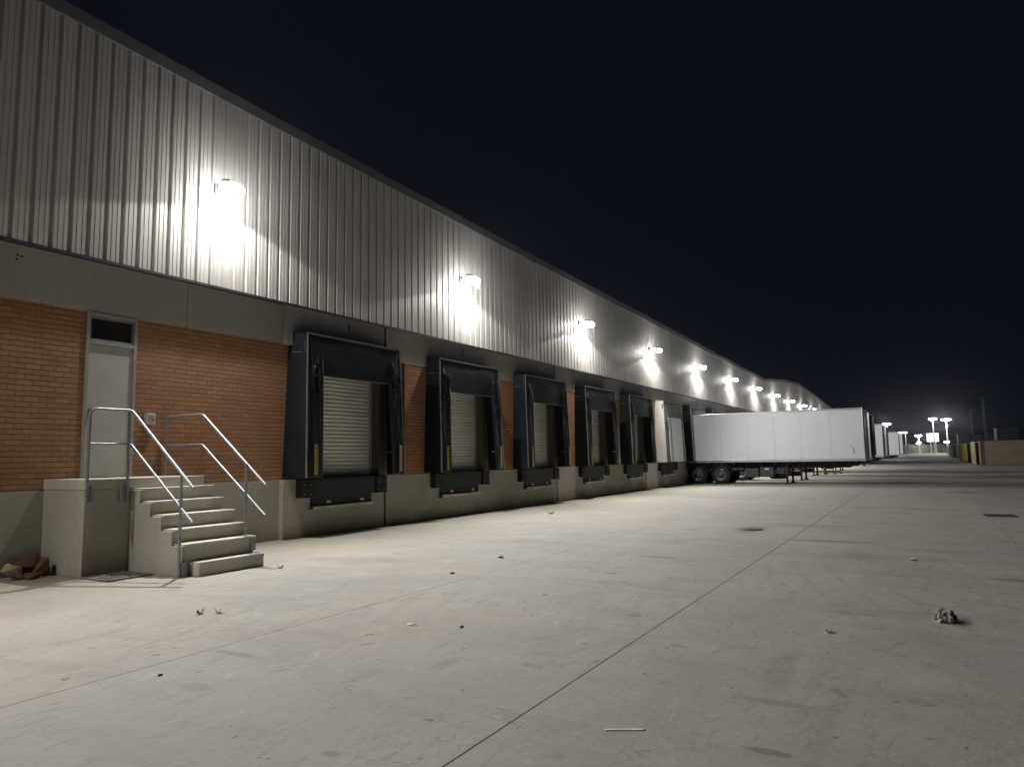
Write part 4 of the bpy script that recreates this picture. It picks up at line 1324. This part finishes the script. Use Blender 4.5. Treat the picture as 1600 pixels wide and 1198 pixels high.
# ------------------------------------------------------------------ right-hand enclosure
ew = empty('yard_wall', (91.7, -5.2, 0), label='low tan rendered yard wall closing the right side of the view', cat='wall')
a = MB(); a.box(0, 0.25, -60, -0.45, 0, 2.62); a.build('wall_face', M['yard_wall'], ew, bevel=0.02)
a = MB(); a.box(0.25, 190, -0.40, -0.15, 0, 2.62); a.build('wall_face', M['yard_wall'], ew, bevel=0.02)
a = MB(); a.box(-0.04, 0.30, -60, -0.45, 2.623, 2.68); a.build('coping', M['brown_post'], ew)
gp = MB(); gp.box(0, 0.4, -0.44, -0.05, 0, 2.66); gp.build('gate_post', M['brown_post'], ew, bevel=0.01)
for (x, n, lab, mt, wd) in ((95.5, 'gate_leaf', 'cream painted sheet gate folded back at the corner of the yard wall', 'cream', 6.5),
                            (113.0, 'gate_leaf', 'bright yellow sheet gate folded back along the yard wall', 'gate_yellow', 26.0),
                            (165.0, 'gate_leaf', 'distant cream gate leaf at the far end of the yard wall', 'cream', 26.0)):
    z0 = ground_z(x + wd / 2) * 0.6
    g = empty(n, (x, -4.95, z0), label=lab, cat='gate', group='gates folded back on the yard wall')
    a = MB(); a.box(0.06, wd - 0.06, -0.05, 0.0, 0.12, 2.55)
    kk = int(wd / 0.8)
    for i in range(kk):
        xx = 0.1 + i * (wd - 0.2) / kk
        a.box(xx, xx + 0.12, 0.001, 0.03, 0.14, 2.53)
    a.build('panel', M[mt], g)
    a = MB()
    for (p, q, r, s) in ((0, 0.06, 0.0, 2.62), (wd - 0.06, wd, 0.0, 2.62), (0.06, wd - 0.06, 0.05, 0.12), (0.06, wd - 0.06, 2.55, 2.62)):
        a.box(p, q, -0.06, 0.04, r, s)
    a.build('frame', M[mt], g, bevel=0.005)

# ------------------------------------------------------------------ far things
cab = empty('site_cabin', (150, -12.5, 1.1), label='grey flat-roofed site cabin standing above the yard wall at the right', cat='cabin')
a = MB(); a.box(-3, 3, -1.55, 1.45, 0, 4.35); a.build('wall', M['cabin'], cab, bevel=0.03)
a = MB(); a.box(-3.2, 3.2, -1.7, 1.75, 4.353, 4.47); a.build('roof', M['roof'], cab)
a = MB(); a.tube([(-3.05, 1.42, 0.2), (-3.05, 1.42, 4.3)], 0.12, 8); a.build('corner_pipe', M['pole'], cab)
a = MB(); a.box(-3.02, -3.003, -1.5, 1.4, 2.28, 2.34); a.build('joint_strip', M['roof'], cab)
for i, (y0, y1, zt) in enumerate(((-8.2, -6.1, 4.95), (-10.4, -8.4, 4.9), (-12.5, -10.6, 4.85))):
    ct = empty('shipping_container', (172, (y0 + y1) / 2, 1.1), label=['pale grey container, left one of the row behind the yard wall', 'pale grey container, middle one of the row behind the yard wall', 'pale grey container next to the cabin behind the yard wall'][i], cat='container', group='containers behind the yard wall')
    h = (y1 - y0) / 2
    a = MB(); a.box(-3, 3, -h, h, 0, zt - 1.1)
    for k in range(9):
        yy = -h + 0.12 + k * (2 * h - 0.24) / 8
        a.box(-3.03, -3.001, yy - 0.04, yy + 0.04, 0.15, zt - 1.25)
    a.build('shell', M['container'], ct)
    a = MB()
    for yy in (-h, h - 0.12): a.box(-3.05, -3.0, yy, yy + 0.12, 0, zt - 1.1)
    a.build('corner_post', M['box_grey'], ct)


def pole(x, y, zt, lab, lit=False, power=0, LR=0.75, heads=((-1, 0.0), (1, 0.0)), r=0.13, base=0.0):
    g = empty('light_mast', (x, y, base), label=lab, cat='light mast', group='tall light masts beyond the yard')
    H = zt - base
    a = MB(); a.tube([(0, 0, 0), (0, 0, H * 0.5), (0, 0, H)], [r * 1.25, r, r * 0.75], 10); a.build('mast', M['pole'], g)
    a = MB(); a.tube([(0, -0.75, H - 0.15), (0, 0.75, H - 0.15)], 0.05, 8); a.build('crossarm', M['pole'], g)
    for s in (-1, 1):
        a = MB(); a.obox((-0.1, s * 0.62, H - 0.08), (0.5, 0.55, 0.16), Matrix.Rotation(R(12), 3, 'Y'))
        hd = a.build('lamp_head', M['housing'] if not lit else M['housing'], g, bevel=0.02)
        if lit:
            a = MB(); a.lathe([(0, -0.30), (0.20, -0.26), (0.34 * LR, -0.10), (0.36 * LR, 0.02), (0.25, 0.07)], (-0.12, s * 0.62, H - 0.2), 'z', 14)
            a.build('lens', M['mast_lens'], hd)
    if power:
        ld = bpy.data.lights.new('mast_lamp', 'POINT'); ld.energy = power; ld.color = (1, 0.97, 0.92); ld.shadow_soft_size = 0.3
        lo = bpy.data.objects.new('mast_lamp', ld); COL.objects.link(lo); lo.parent = g; lo.location = (-0.4, 0, H - 0.55)
    return g


M['mast_lens'] = emit('lit_mast_lens', (1.0, 0.98, 0.96), 60.0)
pole(137, -8.77, 10.3, 'tallest unlit pale mast rising behind the yard wall, rightmost of the masts', base=0.3, r=0.16)
pole(170, -8.63, 9.8, 'unlit pale mast with a crossarm, second from the right behind the yard wall', base=0.8, r=0.17)
pole(228, -5.75, 10.4, 'mast with the brightest lamps beyond the yellow gate', True, 3500, LR=1.7, base=1.0, r=0.17)
pole(218, -2.5, 10.4, 'lit mast rising behind the bright hoarding', True, 1500, base=1.0, r=0.15)
pole(200, 7.7, 8.8, 'lit mast just above the pair of trailer noses', True, 2000, base=1.0, r=0.13)
pole(262, 1.25, 6.9, 'small distant lit lamp left of the bright hoarding', True, 1000, base=1.1, r=0.12)

# bright hoarding
hb = empty('lit_billboard', (225, -2.3, 1.1), label='brightly lit white billboard with faint grey figures in the far distance', cat='billboard')
a = MB(); a.box(-0.05, 0.15, -1.38, 1.45, 3.05, 5.35); a.build('panel', emit('lit_hoarding', (0.85, 0.88, 1.0), 1.4), hb)
a = MB()
for (y0, y1, z0, z1) in ((0.9, 1.2, 3.6, 4.9), (0.3, 0.7, 3.3, 4.6), (-0.9, -0.6, 3.4, 4.7), (0.0, 0.15, 4.2, 4.8)):
    a.box(-0.06, -0.052, y0, y1, z0, z1)
a.build('print', emit('hoarding_print', (0.55, 0.6, 0.8), 0.6), hb)
a = MB(); a.tube([(0.3, 0.6, 0), (0.3, 0.6, 3.1)], 0.1, 8); a.tube([(0.3, -0.6, 0), (0.3, -0.6, 3.1)], 0.1, 8); a.build('leg', M['pole'], hb)

# canopy of light beyond the far trailers
cn = empty('lit_canopy', (150, 4.1, 0.6), label='bright white canopy edge glowing above the far pair of trailers', cat='canopy')
a = MB(); a.box(-0.4, 3, -1.55, 1.5, 4.45, 4.66); a.build('fascia', emit('lit_fascia', (0.95, 0.97, 1.0), 4.0), cn)
a = MB()
for s in (-1.3, 1.3): a.tube([(1, s, 0), (1, s, 4.45)], 0.08, 8)
a.build('column', M['pole'], cn)

# far boundary wall and low sheds
fw = empty('boundary_wall', (262, 0, 1.1), label='low grey boundary wall closing the far end of the yard', cat='wall')
a = MB(); a.box(0, 0.4, -7.2, 14, 0, 2.55); a.build('wall_face', M['far_wall'], fw)
a = MB()
for k in range(8): a.box(-0.15, 0.0, -7 + k * 2.8, -6.7 + k * 2.8, 0, 2.7)
a.build('pier', M['far_wall'], fw)
sd = empty('distant_shed', (300, 2.5, 1.1), label='dark low shed roof behind the far boundary wall', cat='shed')
a = MB(); a.box(0, 20, -3, 3.5, 0, 3.4); a.build('wall', M['cabin'], sd)
a = MB(); a.prism([(-3.2, 3.4), (3.7, 3.4), (0.2, 4.2)], 0, -0.3, 20.3); a.build('roof', M['roof'], sd)
for i, (x, y, z, s) in enumerate(((258, 1.3, 4.6, 0.28), (258, 0.9, 4.3, 0.2), (258, 1.7, 4.1, 0.18))):
    a = MB(); a.lathe([(0, -s), (s * 0.8, -s * 0.5), (s, 0), (s * 0.8, s * 0.5), (0, s)], (0, 0, 0), 'z', 10)
    g = empty('distant_lamp', (x, y, 1.1), label=['topmost of three tiny distant lamps near the small mast', 'right one of three tiny distant lamps near the small mast', 'lowest of three tiny distant lamps near the small mast'][i], cat='lamp', group='tiny distant lamps')
    b2 = a.build('globe', M['mast_lens'], g); b2.location = (0, 0, z - 1.1)
    a = MB(); a.tube([(0, 0, 0), (0, 0, z - 1.1 - s)], 0.05, 6); a.build('post', M['pole'], g)
wl = empty('gatehouse_lamp', (190, -4.6, 1.0), label='warm lit lamp box on top of the yard wall beside the brightest mast', cat='lamp')
a = MB(); a.box(-0.3, 0.3, -0.55, 0.55, 2.4, 2.85); a.build('lamp_box', emit('warm_lamp', (1.0, 0.85, 0.5), 3.0), wl)
a = MB(); a.box(-0.1, 0.1, -0.1, 0.1, 0, 2.4); a.build('post', M['pole'], wl)


# ------------------------------------------------------------------ thin volume added to give the lamps halos
hm = bpy.data.materials.new('lamp_halo'); hm.use_nodes = True
ht = hm.node_tree; ht.nodes.clear()
pv = ht.nodes.new("ShaderNodeVolumePrincipled"); ho = ht.nodes.new("ShaderNodeOutputMaterial")
pv.inputs['Color'].default_value = (0.86, 0.90, 1.0, 1)
pv.inputs['Density'].default_value = 0.00013
pv.inputs['Anisotropy'].default_value = 0.95
ht.links.new(pv.outputs[0], ho.inputs['Volume'])
a = MB(); a.box(-70, 520, -140, 120, -1.0, 14.0)
tag(a.build('halo_volume', hm), kind='stuff')
scn.cycles.volume_bounces = 0
